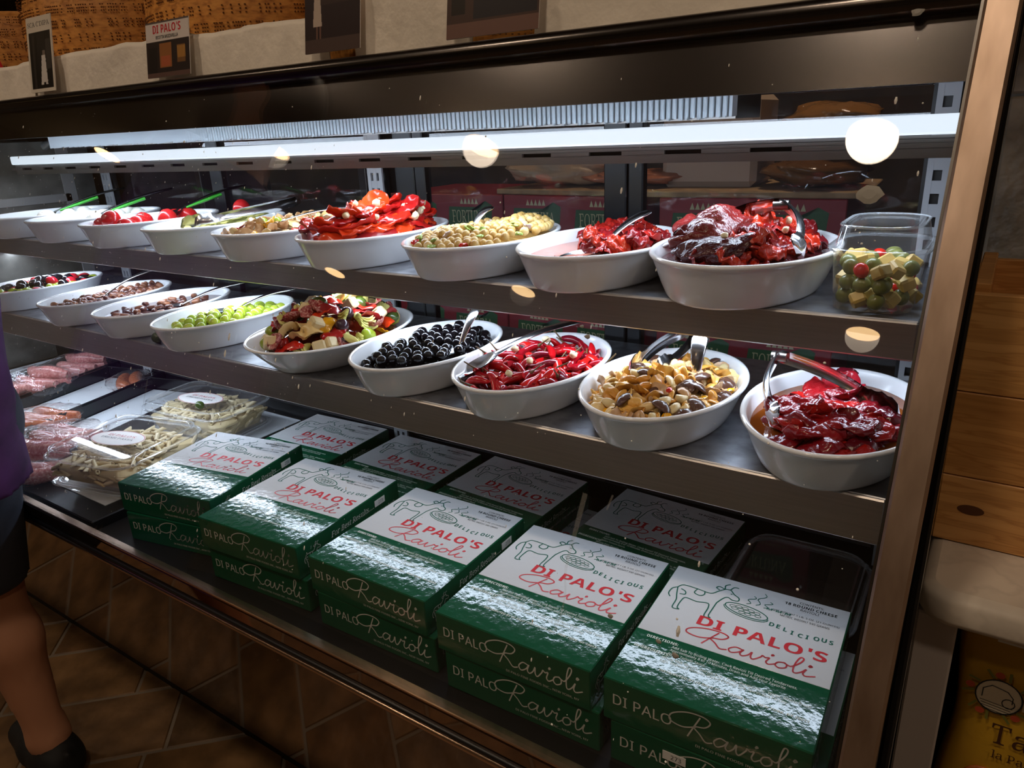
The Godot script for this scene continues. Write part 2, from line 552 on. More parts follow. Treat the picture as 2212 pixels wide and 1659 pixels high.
func _ready() -> void:
	rng.seed = 20240611
	# camera
	var cam := Camera3D.new()
	cam.name = "camera"
	cam.keep_aspect = Camera3D.KEEP_HEIGHT
	cam.fov = 2.0 * rad_to_deg(atan(829.5 / 1577.39))
	cam.near = 0.02
	cam.far = 60.0
	cam.transform = Transform3D(Basis(Vector3(0.83181733, -0.04299251, -0.55338195), Vector3(-0.15054674, 0.94214707, -0.29949053), Vector3(0.53424303, 0.33243127, 0.77722187)), Vector3(0, CAM_Y, 0))
	add_child(cam)
	cam.current = true
	# surroundings: a closed room, so almost no sky
	var we := WorldEnvironment.new()
	we.name = "surroundings"
	var env := Environment.new()
	env.background_mode = Environment.BG_COLOR
	env.background_color = Color(0.02, 0.018, 0.016)
	env.tonemap_mode = Environment.TONE_MAPPER_LINEAR
	env.tonemap_exposure = 1.0
	env.sdfgi_enabled = true
	env.ssao_enabled = true
	env.ssil_enabled = true
	we.environment = env
	add_child(we)
	# light of the case: cold LED bars
	var cold := rgb(218, 234, 255)
	area(Vector3(-0.97, 1.196, -0.815), Vector2(1.8, 0.022), Vector3(0, -1, -0.05), cold, 0.42, "canopy_led_light")
	area(Vector3(-0.97, 1.238, -0.806), Vector2(1.8, 0.012), Vector3(0, 0.8, -1), cold, 0.12, "canopy_led_top_light")
	area(Vector3(-1.24, 1.018, -0.79), Vector2(2.36, 0.016), Vector3(0, -1, 0.0), cold, 0.40, "upper_shelf_led_light")
	area(Vector3(-0.56, 0.858, -0.745), Vector2(0.98, 0.016), Vector3(0, -1, 1.6), cold, 0.085, "lower_shelf_led_light")
	area(Vector3(-1.76, 0.858, -0.765), Vector2(1.34, 0.016), Vector3(0, -1, 0.0), cold, 0.26, "lower_shelf_led_light")
	make_materials()
	build_room()
	build_case()
	build_boxes()
	build_dishes()
	build_deck_goods()
	build_top_goods()
	build_behind()
	build_right_side()
	build_person()

func build_room() -> void:
	var b := MB.new()
	b.box(Vector3(-2.0, -0.0575, 0.85), Vector3(8.2, 0.12, 6.5))
	var fl := structure("floor", b.mesh(), M.floor_grout)
	# tiles laid on the diagonal, alternate rows shifted
	var meshes := []
	for i in 3:
		var t := MB.new()
		t.box(Vector3(0, -0.004, 0), Vector3([0.296, 0.296, 0.146][i], 0.018, [0.196, 0.146, 0.196][i]), 0.004)
		meshes.append(t.mesh())
	var r := RandomNumberGenerator.new()
	r.seed = 5
	var bas := Basis(Vector3.UP, PI / 4)
	var row := 0
	var zz := -5.0
	while zz < 6.0:
		var tall := 1 if row % 3 == 1 else 0
		var dz := 0.15 if tall == 1 else 0.2
		var xx := -6.0 + fmod(row * 0.11, 0.3)
		while xx < 6.0:
			var small := tall == 0 and r.randf() < 0.25
			var wd := 0.15 if small else 0.3
			var p := bas * Vector3(xx + wd * 0.5, 0, zz + dz * 0.5)
			xx += wd
			p += Vector3(-1.55, 0, -0.6)
			if p.x < -3.4 or p.x > 0.35 or p.z < -0.85 or p.z > 1.5:
				continue
			if p.z > 0.75 and (p.x < -2.4 or p.x > -0.2):
				continue
			part("tile", meshes[2 if small else tall], M.floor_tile[r.randi() % 4], fl, Transform3D(bas, p))
		zz += dz
		row += 1
	b = MB.new()
	b.box(Vector3(-2.0, 2.61, 0.85), Vector3(8.2, 0.12, 6.5))
	structure("ceiling", b.mesh(), M.ceiling)
	b = MB.new()
	b.box(Vector3(-2.0, 1.35, -2.25), Vector3(8.2, 2.8, 0.12))
	structure("wall_back", b.mesh(), M.dark_wall)
	b = MB.new()
	b.box(Vector3(-2.0, 1.35, 4.0), Vector3(8.2, 2.8, 0.12))
	structure("wall_front", b.mesh(), M.plaster)
	b = MB.new()
	b.box(Vector3(-6.0, 1.35, 0.85), Vector3(0.12, 2.8, 6.5))
	structure("wall_left", b.mesh(), M.plaster)
	b = MB.new()
	b.box(Vector3(1.7, 1.35, 0.85), Vector3(0.12, 2.8, 6.5))
	structure("wall_right", b.mesh(), M.plaster)
	# tiled partition beside the case
	b = MB.new()
	b.box(Vector3(0.829, 1.35, -1.25), Vector3(1.712, 2.7, 0.1))
	var pw := structure("wall_partition", b.mesh(), M.grout)
	var t2 := MB.new()
	t2.box(Vector3.ZERO, Vector3(0.297, 0.297, 0.012), 0.003)
	var tm := t2.mesh()
	for i in 4:
		for j in 8:
			part("tile", tm, M.wall_tile, pw, Transform3D(Basis(), Vector3(0.124 + i * 0.3, 0.21 + j * 0.3, -1.197)))
	# ceiling lamps: recessed warm downlights
	var spots := [Vector2(-0.42, 0.87), Vector2(-2.01, 0.87), Vector2(-3.4, 0.86), Vector2(-0.53, 2.35), Vector2(-2.5, 2.25), Vector2(-4.2, 2.25), Vector2(-5.1, 0.85), Vector2(-0.4, -1.7), Vector2(-2.6, -1.7), Vector2(0.75, 0.12), Vector2(-0.35, 0.12), Vector2(-1.45, 0.12), Vector2(-2.55, 0.12)]
	var ring := MB.new()
	var rr := []
	for q in [[0.078, 0.0], [0.078, -0.004], [0.09, -0.008], [0.1, -0.006], [0.1, 0.0]]:
		var rg := []
		for j in 32:
			rg.append(Vector3(cos(TAU * j / 32) * q[0], q[1], -sin(TAU * j / 32) * q[0]))
		rr.append(rg)
	ring.rows(rr, true, true)
	var dm := MB.new()
	var rd := []
	for q in [[0.079, 0.0], [0.079, -0.003], [0.05, -0.005], [0.001, -0.006]]:
		var rg := []
		for j in 32:
			rg.append(Vector3(cos(TAU * j / 32) * q[0], q[1], -sin(TAU * j / 32) * q[0]))
		rd.append(rg)
	dm.rows(rd, true, true)
	var ringm := ring.mesh()
	var discm := dm.mesh()
	for i in spots.size():
		var s: Vector2 = spots[i]
		var l := thing("ceiling_lamp", "round recessed warm ceiling lamp mirrored in the case glass" if i < 7 else ("round recessed ceiling lamp above the staff side" if i < 9 else "round recessed ceiling lamp in the row above the case front"), "lamp", Vector3(s.x, 2.55, s.y), 0.0, "recessed ceiling lamps" if i < 7 else ("staff side lamps" if i < 9 else "lamps above the case front"))
		part("trim_ring", ringm, M.lamp_ring, l)
		part("lamp_disc", discm, M.lamp, l)
		var sp := SpotLight3D.new()
		sp.name = "lamp_light"
		sp.light_color = rgb(255, 232, 206)
		sp.light_energy = 0.24 if i < 7 else (0.4 if i < 9 else 0.6)
		sp.light_size = 0.079
		sp.spot_angle = 70.0
		sp.spot_angle_attenuation = 0.8
		sp.spot_range = 12.0
		sp.spot_attenuation = 2.0
		sp.shadow_enabled = true
		sp.rotation.x = -PI / 2
		sp.position = Vector3(0, -0.02, 0)
		l.add_child(sp)

func slotted(mb: MB, x: float, w: float, y0: float, y1: float, z: float, pitch := 0.027, single_row := false) -> void:
	# plate with two columns of slots, real openings between rails and bridges
	if single_row:
		mb.box(Vector3(x - w * 0.36, (y0 + y1) * 0.5, z), Vector3(w * 0.28, y1 - y0, 0.004))
		mb.box(Vector3(x + w * 0.34, (y0 + y1) * 0.5, z), Vector3(w * 0.32, y1 - y0, 0.004))
		var yy := y0
		while yy < y1 - 0.01:
			mb.box(Vector3(x - w * 0.02, yy + 0.008, z), Vector3(w * 0.42, 0.015, 0.0035))
			yy += pitch
		return
	var rail := w * 0.22
	var gap := w * 0.17
	mb.box(Vector3(x - w * 0.5 + rail * 0.5, (y0 + y1) * 0.5, z), Vector3(rail, y1 - y0, 0.004))
	mb.box(Vector3(x, (y0 + y1) * 0.5, z), Vector3(rail, y1 - y0, 0.004))
	mb.box(Vector3(x + w * 0.5 - rail * 0.5, (y0 + y1) * 0.5, z), Vector3(rail, y1 - y0, 0.004))
	var y := y0
	while y < y1 - 0.01:
		for s in [-1, 1]:
			mb.box(Vector3(x + s * (rail * 0.5 + gap * 0.5), y + 0.007, z), Vector3(gap + 0.001, 0.013, 0.0035))
		y += pitch

func build_case() -> void:
	var c := thing("display_case", "long refrigerated deli case with slanted front glass and steel trim", "display case", Vector3((GX0 - 0.025) * 0.5, 0, -0.85))
	var xm := (GX0 + GX1) * 0.5
	var ln := GX1 - GX0
	var b: MB
	# lower body: recessed base, slanted mirror-polished front panel, strip under the glass
	b = MB.new()
	b.box(Vector3(xm, 0.045, -0.88), Vector3(ln, 0.09, 0.36))
	wpart("base_plinth", b, M.black, c)
	b = MB.new()
	var pz0 := -0.4863
	b.quad(Vector3(GX0, 0.07, -0.672), Vector3(GX1 + 0.025, 0.07, -0.672), Vector3(GX1 + 0.025, 0.597, pz0), Vector3(GX0, 0.597, pz0))
	b.quad(Vector3(GX0, 0.07, -0.69), Vector3(GX0, 0.597, pz0 - 0.018), Vector3(GX1 + 0.025, 0.597, pz0 - 0.018), Vector3(GX1 + 0.025, 0.07, -0.69))
	b.quad(Vector3(GX0, 0.07, -0.69), Vector3(GX1 + 0.025, 0.07, -0.69), Vector3(GX1 + 0.025, 0.07, -0.672), Vector3(GX0, 0.07, -0.672))
	wpart("front_panel", b, M.mirror, c)
	b = MB.new()
	b.box(Vector3(xm, 0.614, pz0 - 0.006), Vector3(ln + 0.05, 0.032, 0.012), 0.001)
	wpart("upper_trim_strip", b, M.mirror, c)
	b = MB.new()
	b.tube([Vector3(GX0, 0.596, pz0 + 0.001), Vector3(GX1 + 0.02, 0.596, pz0 + 0.001)], [0.0045, 0.0045], 10)
	wpart("trim_bead", b, M.chrome_trim, c)
	b = MB.new()
	b.tube([Vector3(GX0, 0.6045, pz0 + 0.001), Vector3(GX1 + 0.02, 0.6045, pz0 + 0.001)], [0.0035, 0.0035], 8)
	wpart("gasket", b, M.black, c)
	b = MB.new()
	b.box(Vector3(xm, 0.632, pz0 - 0.008), Vector3(ln, 0.004, 0.014), 0.001)
	wpart("glass_channel", b, M.chrome_trim, c)
	# deck pan
	b = MB.new()
	b.box(Vector3(xm, DECK_Y - 0.0693, -0.775), Vector3(ln, 0.02, 0.53), 0.002)
	wpart("deck", b, M.deck, c)
	b = MB.new()
	b.box(Vector3(-0.655, 0.5905, -0.6365), Vector3(1.2, 0.0445, 0.242), 0.002)
	wpart("front_riser", b, M.deck, c)
	b = MB.new()
	b.box(Vector3((GX0 - 1.262) * 0.5, DECK_Y - 0.0295, -0.775), Vector3(-1.262 - GX0, 0.0585, 0.52), 0.002)
	wpart("side_riser", b, M.deck, c)
	b = MB.new()
	b.box(Vector3(xm, DECK_Y - 0.152, -0.9), Vector3(ln - 0.04, 0.14, 0.26))
	wpart("tub", b, M.black, c)
	# end walls
	b = MB.new()
	var prof := [Vector2(-0.07 - 0.61, 0.02), Vector2(-0.497, 0.6), Vector2(glass_z(0.64) - 0.01, 0.64), Vector2(glass_z(1.33) - 0.012, 1.33), Vector2(BACK_Z - 0.03, 1.33), Vector2(BACK_Z - 0.03, 0.02)]
	for e in 2:
		b = MB.new()
		var x0: float = GX0 - 0.012 if e == 0 else -0.0295
		var x1: float = GX0 if e == 0 else -0.0245
		var n := prof.size()
		for i in n:
			var p: Vector2 = prof[i]
			var q: Vector2 = prof[(i + 1) % n]
			b.quad(Vector3(x0, p.y, p.x), Vector3(x1, p.y, p.x), Vector3(x1, q.y, q.x), Vector3(x0, q.y, q.x))
		for i in range(1, n - 1):
			b.tri3(Vector3(x1, prof[0].y, prof[0].x), Vector3(x1, prof[i + 1].y, prof[i + 1].x), Vector3(x1, prof[i].y, prof[i].x))
			b.tri3(Vector3(x0, prof[0].y, prof[0].x), Vector3(x0, prof[i].y, prof[i].x), Vector3(x0, prof[i + 1].y, prof[i + 1].x))
		wpart("end_panel", b, M.inner, c)
	b = MB.new()
	b.box(Vector3(-1.985, 1.1, -0.885), Vector3(0.006, 0.33, 0.28), 0.001)
	wpart("divider_panel", b, M.inner, c)
	b = MB.new()
	b.box(Vector3(-1.981, 1.1, -0.96), Vector3(0.004, 0.33, 0.03), 0.001)
	b.box(Vector3(-1.981, 1.13, -0.86), Vector3(0.004, 0.02, 0.2), 0.001)
	wpart("divider_rib", b, M.grey_plate, c)
	# right post following the slant of the glass
	b = MB.new()
	var y0 := 0.3
	var y1 := 1.36
	var f0 := glass_z(y0) + 0.012
	var f1 := glass_z(y1) + 0.012
	f0 = glass_z(0.6) + 0.012
	y0 = 0.6
	slant_bar(b, GX1 - 0.002, -0.0265, y0, y1, f0, f1, 0.022, 0.0095)
	wpart("corner_post", b, M.post, c)
	b = MB.new()
	slant_bar(b, GX1 - 0.0045, GX1 - 0.0022, y0 + 0.03, y1 - 0.03, glass_z(y0 + 0.03) + 0.007, glass_z(y1 - 0.03) + 0.007, 0.016, 0.0092)
	wpart("glass_edge_seal", b, M.dark_steel, c)
	b = MB.new()
	slant_bar(b, -0.0245, -0.0165, y0, y1, f0 - 0.03, f1 - 0.03, 0.03, 0.002)
	wpart("side_gasket", b, M.black_gloss, c)
	# post foot below the glass, along the lower panel
	b = MB.new()
	b.quad(Vector3(GX1, 0.07, -0.655), Vector3(-0.025, 0.07, -0.655), Vector3(-0.025, 0.6, f0), Vector3(GX1, 0.6, f0))
	b.quad(Vector3(GX1, 0.07, -0.68), Vector3(GX1, 0.07, -0.655), Vector3(GX1, 0.6, f0), Vector3(GX1, 0.6, f0 - 0.025))
	b.quad(Vector3(-0.025, 0.07, -0.655), Vector3(-0.025, 0.07, -0.68), Vector3(-0.025, 0.6, f0 - 0.025), Vector3(-0.025, 0.6, f0))
	wpart("post_foot", b, M.post, c)
	# canopy: header plate behind the glass, top slab, rounded nosing
	b = MB.new()
	var hy0 := 1.269
	var hy1 := 1.329
	var hz0 := glass_z(hy0) - 0.012
	var hz1 := glass_z(hy1) - 0.012
	b.quad(Vector3(GX0, hy0, hz0), Vector3(GX1 + 0.02, hy0, hz0), Vector3(GX1 + 0.02, hy1, hz1), Vector3(GX0, hy1, hz1))
	b.quad(Vector3(GX0, hy0, hz0 - 0.02), Vector3(GX0, hy1, hz1 - 0.02), Vector3(GX1 + 0.02, hy1, hz1 - 0.02), Vector3(GX1 + 0.02, hy0, hz0 - 0.02))
	b.quad(Vector3(GX0, hy0, hz0 - 0.02), Vector3(GX1 + 0.02, hy0, hz0 - 0.02), Vector3(GX1 + 0.02, hy0, hz0), Vector3(GX0, hy0, hz0))
	wpart("header_panel", b, M.header, c)
	b = MB.new()
	b.box(Vector3(xm + 0.012, 1.332, -0.905), Vector3(ln + 0.025, 0.02, 0.29), 0.003)
	wpart("canopy_slab", b, M.dark_steel, c)
	b = MB.new()
	b.tube([Vector3(GX0, 1.333, -0.758), Vector3(-0.03, 1.333, -0.758)], [0.0125, 0.0125], 16)
	wpart("canopy_nosing", b, M.header, c)
	# front glass: a real sheet with two faces
	b = MB.new()
	var gy0 := 0.633
	var gy1 := 1.328
	var g0 := glass_z(gy0)
	var g1 := glass_z(gy1)
	var gx := GX1 + 0.009
	b.quad(Vector3(GX0, gy0, g0), Vector3(GX1, gy0, g0), Vector3(gx, gy1, g1), Vector3(GX0, gy1, g1))
	b.quad(Vector3(GX0, gy0, g0 - 0.006), Vector3(GX0, gy1, g1 - 0.006), Vector3(gx, gy1, g1 - 0.006), Vector3(GX1, gy0, g0 - 0.006))
	wpart("front_glass", b, M.glass, c)
	build_glass_marks(c)
	# shelves: lift-out pans, so things of their own
	for s in 2:
		var y: float = [SH1_Y, SH2_Y][s]
		var z: float = [SH1_Z, SH2_Z][s]
		var lip: float = [0.0378, 0.0478][s]
		var t := thing("shelf", ["upper steel case shelf with brushed front lip carrying nine oval dishes", "lower steel case shelf with brushed front lip above the ravioli boxes"][s], "shelf", Vector3(xm, y - lip, (z + BACK_Z) * 0.5))
		b = MB.new()
		b.box(Vector3(xm, y - 0.003, (z + BACK_Z + 0.02) * 0.5), Vector3(ln - 0.01, 0.006, absf(BACK_Z + 0.02 - z)), 0.001)
		wpart("shelf_plate", b, M.shelf_top, t)
		b = MB.new()
		b.box(Vector3(xm, y - lip * 0.5 - 0.0005, z + 0.0005), Vector3(ln - 0.01, lip - 0.001, 0.005), 0.0015)
		wpart("front_lip", b, M.steel, t)
		b = MB.new()
		b.box(Vector3(xm, y - lip + 0.0015, z - 0.006), Vector3(ln - 0.01, 0.003, 0.012))
		wpart("lip_return", b, M.steel, t)
		for x in [-0.08, -0.98, -1.9]:
			b = MB.new()
			b.box(Vector3(x, y - 0.022, (z + BACK_Z) * 0.5 - 0.02), Vector3(0.003, 0.03, absf(BACK_Z - z) - 0.06))
			wpart("bracket", b, M.white_metal, t)
	# LED bars
	var led_y := [1.2335, 1.2325]
	b = MB.new()
	b.box(Vector3(-0.957, 1.2255, -0.797), Vector3(1.815, 0.0175, 0.012), 0.002)
	var lm := b
	var lt := thing("led_light_bar", "long cold white LED light bar across the case above the upper shelf", "light bar", Vector3(-0.957, 1.198, -0.8))
	wpart("diffuser", lm, M.led, lt)
	# vented plate under the diffuser: openings are real gaps between bridges
	b = MB.new()
	b.box(Vector3(-0.957, 1.2145, -0.800), Vector3(1.815, 0.003, 0.004))
	b.box(Vector3(-0.957, 1.2005, -0.800), Vector3(1.815, 0.009, 0.004))
	b.box(Vector3(-0.957, 1.2115, -0.800), Vector3(1.815, 0.004, 0.004))
	var vx := -1.86
	while vx < -0.06:
		b.box(Vector3(vx, 1.2072, -0.800), Vector3(0.052, 0.0052, 0.004))
		vx += 0.094
	wpart("vent_plate", b, M.grey_plate, lt)
	b = MB.new()
	b.box(Vector3(-0.957, 1.207, -0.806), Vector3(1.815, 0.012, 0.003))
	wpart("back_plate", b, M.black, lt)
	lt.position.y += 0.005
	lt.rotation.z = 0.0055
	for s in 2:
		var names := [["upper_shelf", -1.24, 2.36, 1.026, -0.79], ["lower_shelf", -1.24, 2.36, 0.867, -0.757]]
		var q: Array = names[s]
		var ub := thing("led_light_bar", ["slim LED light bar under the upper shelf shining on the lower dishes", "slim LED light bar under the lower shelf shining on the ravioli boxes"][s], "light bar", Vector3(q[1], q[3], q[4]))
		b = MB.new()
		b.box(Vector3(q[1], q[3] + 0.002, q[4]), Vector3(q[2], 0.008, 0.022), 0.002)
		wpart("housing", b, M.white_metal, ub)
		b = MB.new()
		b.box(Vector3(q[1], q[3] - 0.004, q[4]), Vector3(q[2], 0.005, 0.016), 0.001)
		wpart("diffuser", b, M.led, ub)
	# cooling coil under the canopy: a block of folded fins
	b = MB.new()
	var x := -1.92
	var i2 := 0
	var rf := RandomNumberGenerator.new()
	rf.seed = 9
	while x < -0.29:
		var w := 0.0072 + rf.randf() * 0.0012
		var yb := 1.248 + rf.randf() * 0.003 - 0.010 * (x + 0.29) / 1.5 * 0.0
		var zf := -0.905
		b.quad(Vector3(x, yb, zf - 0.004), Vector3(x + w * 0.62, yb - 0.001, zf), Vector3(x + w * 0.62, 1.325, zf), Vector3(x, 1.325, zf - 0.004))
		b.quad(Vector3(x + w * 0.62, yb - 0.001, zf), Vector3(x + w, yb, zf - 0.009), Vector3(x + w, 1.325, zf - 0.009), Vector3(x + w * 0.62, 1.325, zf))
		x += w
	var coil := part("cooling_coil", b.mesh(), M.fins, c, c.transform.affine_inverse())
	coil.set_meta("kind", "stuff")
	b = MB.new()
	b.box(Vector3(-1.105, 1.285, -0.965), Vector3(1.63, 0.075, 0.1))
	wpart("coil_block", b, M.dark_steel, c)
	b = MB.new()
	b.tube(spline([Vector3(-1.92, 1.262, -0.93), Vector3(-1.96, 1.262, -0.93), Vector3(-2.0, 1.25, -0.92), Vector3(-2.05, 1.262, -0.9), Vector3(-2.22, 1.27, -0.9)]), range(25).map(func(k): return 0.006 + 0.004 * sin(k * 0.5) * sin(k * 0.5)), 8)
	wpart("coil_pipe", b, M.fins, c)
	b = MB.new()
	b.tube([Vector3(-0.29, 1.285, -0.93), Vector3(-0.22, 1.285, -0.93), Vector3(-0.2, 1.285, -0.96)], [0.011, 0.011, 0.011], 10)
	wpart("coil_pipe", b, mat(rgb(150, 96, 76), 0.35, 0.9), c)
	# back: slotted uprights and sliding glass doors in black frames
	for xx in [-0.079, -0.98, -1.905]:
		b = MB.new()
		slotted(b, xx, 0.036 if xx < -0.5 else 0.024, 0.64, 1.30, BACK_Z + 0.025, 0.027, xx > -0.5)
		wpart("slotted_upright", b, M.white_metal, c)
		b = MB.new()
		b.box(Vector3(xx, 0.97, BACK_Z + 0.012), Vector3(0.034, 0.66, 0.01))
		wpart("upright_channel", b, M.black, c)
	for q in [[-0.523, -0.486], [-0.483, -0.459], [-0.947, -0.902], [-0.9, -0.877], [-1.50, -1.46], [-1.955, -1.925], [-2.45, -2.4]]:
		b = MB.new()
		b.box(Vector3((q[0] + q[1]) * 0.5, 0.96, BACK_Z), Vector3(q[1] - q[0], 0.66, 0.018), 0.002)
		wpart("door_stile", b, M.frame_black, c)
	b = MB.new()
	b.box(Vector3(xm, 0.64, BACK_Z), Vector3(ln, 0.04, 0.02), 0.002)
	wpart("door_rail", b, M.frame_black, c)
	b = MB.new()
	b.box(Vector3(xm, 1.30, BACK_Z), Vector3(ln, 0.05, 0.02), 0.002)
	wpart("door_rail", b, M.frame_black, c)
	for q in [[-0.459, -0.03], [-0.877, -0.523], [-1.46, -0.947], [-1.925, -1.50], [-2.4, -1.955]]:
		b = MB.new()
		b.rect(q[0], 0.66, q[1], 1.28, BACK_Z - 0.003)
		wpart("door_pane", b, M.door_glass, c)
	b = MB.new()
	b.box(Vector3(xm, 0.34, BACK_Z - 0.01), Vector3(ln, 0.6, 0.02))
	wpart("back_panel", b, M.black, c)

func slant_bar(b: MB, x0: float, x1: float, y0: float, y1: float, f0: float, f1: float, th: float, dx := 0.0) -> void:
	var ch := 0.0022
	var A := [Vector3(x0, y0, f0 - ch), Vector3(x0 + ch, y0, f0), Vector3(x1 - ch, y0, f0), Vector3(x1, y0, f0 - ch), Vector3(x1, y0, f0 - th), Vector3(x0, y0, f0 - th)]
	var d := Vector3(dx, y1 - y0, f1 - f0)
	for i in 6:
		var p: Vector3 = A[i]
		var q: Vector3 = A[(i + 1) % 6]
		b.quad(p, q, q + d, p + d)
	b.quad(A[0] + d, A[3] + d, A[4] + d, A[5] + d)

func on_glass(x: float, y: float, out := 0.0006) -> Vector3:
	return Vector3(x, y, glass_z(y) + out)

func build_glass_marks(c: Node3D) -> void:
	# dried droplets, crumbs and a few runs of brine on the outside of the glass
	var r := RandomNumberGenerator.new()
	r.seed = 77
	var b := MB.new()
	var up := Vector3(0, 1, -0.377).normalized()
	for i in 800:
		var x := -0.06 - 1.9 * r.randf()
		var y := 0.66 + 0.65 * r.randf()
		if i < 460:
			x = -0.75 - 1.0 * r.randf()
			y = 0.8 + 0.45 * r.randf()
		var s := 0.00045 + 0.0009 * pow(r.randf(), 3.0)
		if i % 97 == 0:
			s = 0.0022
		var p := on_glass(x, y, 0.0004)
		var ln := s * (1.0 + (1.8 if r.randf() < 0.3 else 0.0))
		var ring := []
		for j in 6:
			ring.append(p + Vector3(cos(TAU * j / 6) * s, 0, 0) + up * sin(TAU * j / 6) * ln)
		b.rows([ring, [p + Vector3(0, 0, s), p + Vector3(0, 0, s), p + Vector3(0, 0, s), p + Vector3(0, 0, s), p + Vector3(0, 0, s), p + Vector3(0, 0, s)]], true)
	var o := part("dried_droplets", b.mesh(), M.speck, c, c.transform.affine_inverse())
	o.set_meta("kind", "stuff")
	# larger dried splashes
	for q in [[-0.103, 1.183, 0.0105], [-0.344, 1.043, 0.0032], [-0.352, 1.052, 0.0024], [-0.2, 0.776, 0.0035], [-0.218, 0.783, 0.0028], [-0.27, 0.79, 0.003], [-0.09, 1.325, 0.005]]:
		b = MB.new()
		var cpt := on_glass(q[0], q[1], 0.0004)
		var rim := []
		var mid := []
		var rn := nz(int(q[0] * -9000.0), 0.02)
		for j in 14:
			var kk: float = q[2] * (1.0 + 0.35 * rn.get_noise_2d(cos(TAU * j / 14) * 50.0, sin(TAU * j / 14) * 50.0))
			var off := Vector3(cos(TAU * j / 14) * kk, 0, 0) + up * sin(TAU * j / 14) * kk * 0.75
			rim.append(cpt + off)
			mid.append(cpt + off * 0.5 + Vector3(0, 0.0003, 0.0008))
		b.rows([rim, mid], true, false, false, true)
		wpart("dried_splash", b, M.splash, c)
	# torn clear tape on the post
	b = MB.new()
	b.rows([[Vector3(-0.046, 0.7, -0.497), Vector3(-0.046, 0.683, -0.49)], [Vector3(-0.03, 0.702, -0.496), Vector3(-0.029, 0.684, -0.489)], [Vector3(-0.018, 0.712, -0.498), Vector3(-0.019, 0.694, -0.492)], [Vector3(-0.006, 0.722, -0.5), Vector3(-0.012, 0.699, -0.495)]], false, true)
	wpart("tape_scrap", b, M.tape, c)
	# runs
	for q in [[[-0.318, 0.895], [-0.322, 0.86], [-0.326, 0.82], [-0.322, 0.79], [-0.327, 0.755]], [[-1.106, 0.895], [-1.108, 0.86], [-1.112, 0.83]], [[-0.288, 0.9], [-0.292, 0.885]]]:
		b = MB.new()
		var pth := []
		var rad := []
		for k in q.size():
			pth.append(on_glass(q[k][0], q[k][1], 0.0003))
			rad.append([0.003, 0.0028, 0.0014, 0.001, 0.0018][k] * (1.0 if q.size() == 5 else 0.4))
		b.tube(spline(pth, 4), range((pth.size() - 1) * 4 + 1).map(func(k): return lerpf(rad[int(k / 4.0)], rad[mini(int(k / 4.0) + 1, rad.size() - 1)], (k % 4) / 4.0)), 8, 0.06, Vector3(0, 0.38, 1))
		wpart("dried_run", b, M.streak, c)

# ---------------------------------------------------------------- ravioli boxes
var sans: SystemFont
var serif: SystemFont
var sans_bold: SystemFont

func script_word(b: MB, at: Vector2, ux: float, uy: float, w: float) -> void:
	# the handwritten word on the boxes, drawn as pen strokes
	var st := [
		[[0.62, 1.15], [-0.3, 0.72], [-1.25, 0.95], [-1.2, 1.65], [-0.2, 2.25], [0.95, 2.35], [1.55, 2.0], [1.25, 1.4], [0.5, 1.12], [1.0, 0.6], [1.5, 0.05], [1.95, 0.2]],
		[[0.8, 2.15], [0.5, 1.1], [0.2, 0.0]],
		[[2.9, 0.85], [2.4, 0.95], [2.05, 0.45], [2.3, 0.05], [2.75, 0.4], [2.97, 0.9], [2.88, 0.3], [3.1, 0.05], [3.4, 0.4], [3.55, 0.92], [3.62, 0.3], [3.85, 0.05], [4.2, 0.65], [4.28, 0.95], [4.5, 0.8], [4.75, 0.9], [4.68, 0.3], [4.9, 0.05], [5.25, 0.35]],
		[[5.8, 0.92], [5.4, 0.75], [5.3, 0.3], [5.6, 0.02], [5.98, 0.3], [5.95, 0.75], [5.7, 0.92], [6.0, 0.75], [6.3, 0.75], [6.68, 1.6], [6.75, 2.2], [6.5, 2.25], [6.4, 1.2], [6.5, 0.2], [6.72, 0.05], [7.0, 0.4], [7.2, 0.9], [7.13, 0.3], [7.35, 0.03], [7.9, 0.35]],
		[[4.8, 1.3], [4.92, 1.42], [4.84, 1.5], [4.78, 1.35]],
		[[7.3, 1.35], [7.45, 1.5], [7.32, 1.6], [7.25, 1.4]]]
	for s in st:
		var pts := []
		for q in s:
			pts.append(at + Vector2(q[0] * ux + q[1] * uy * 0.12, q[1] * uy))
		b.ribbon(spline(pts, 6), w)

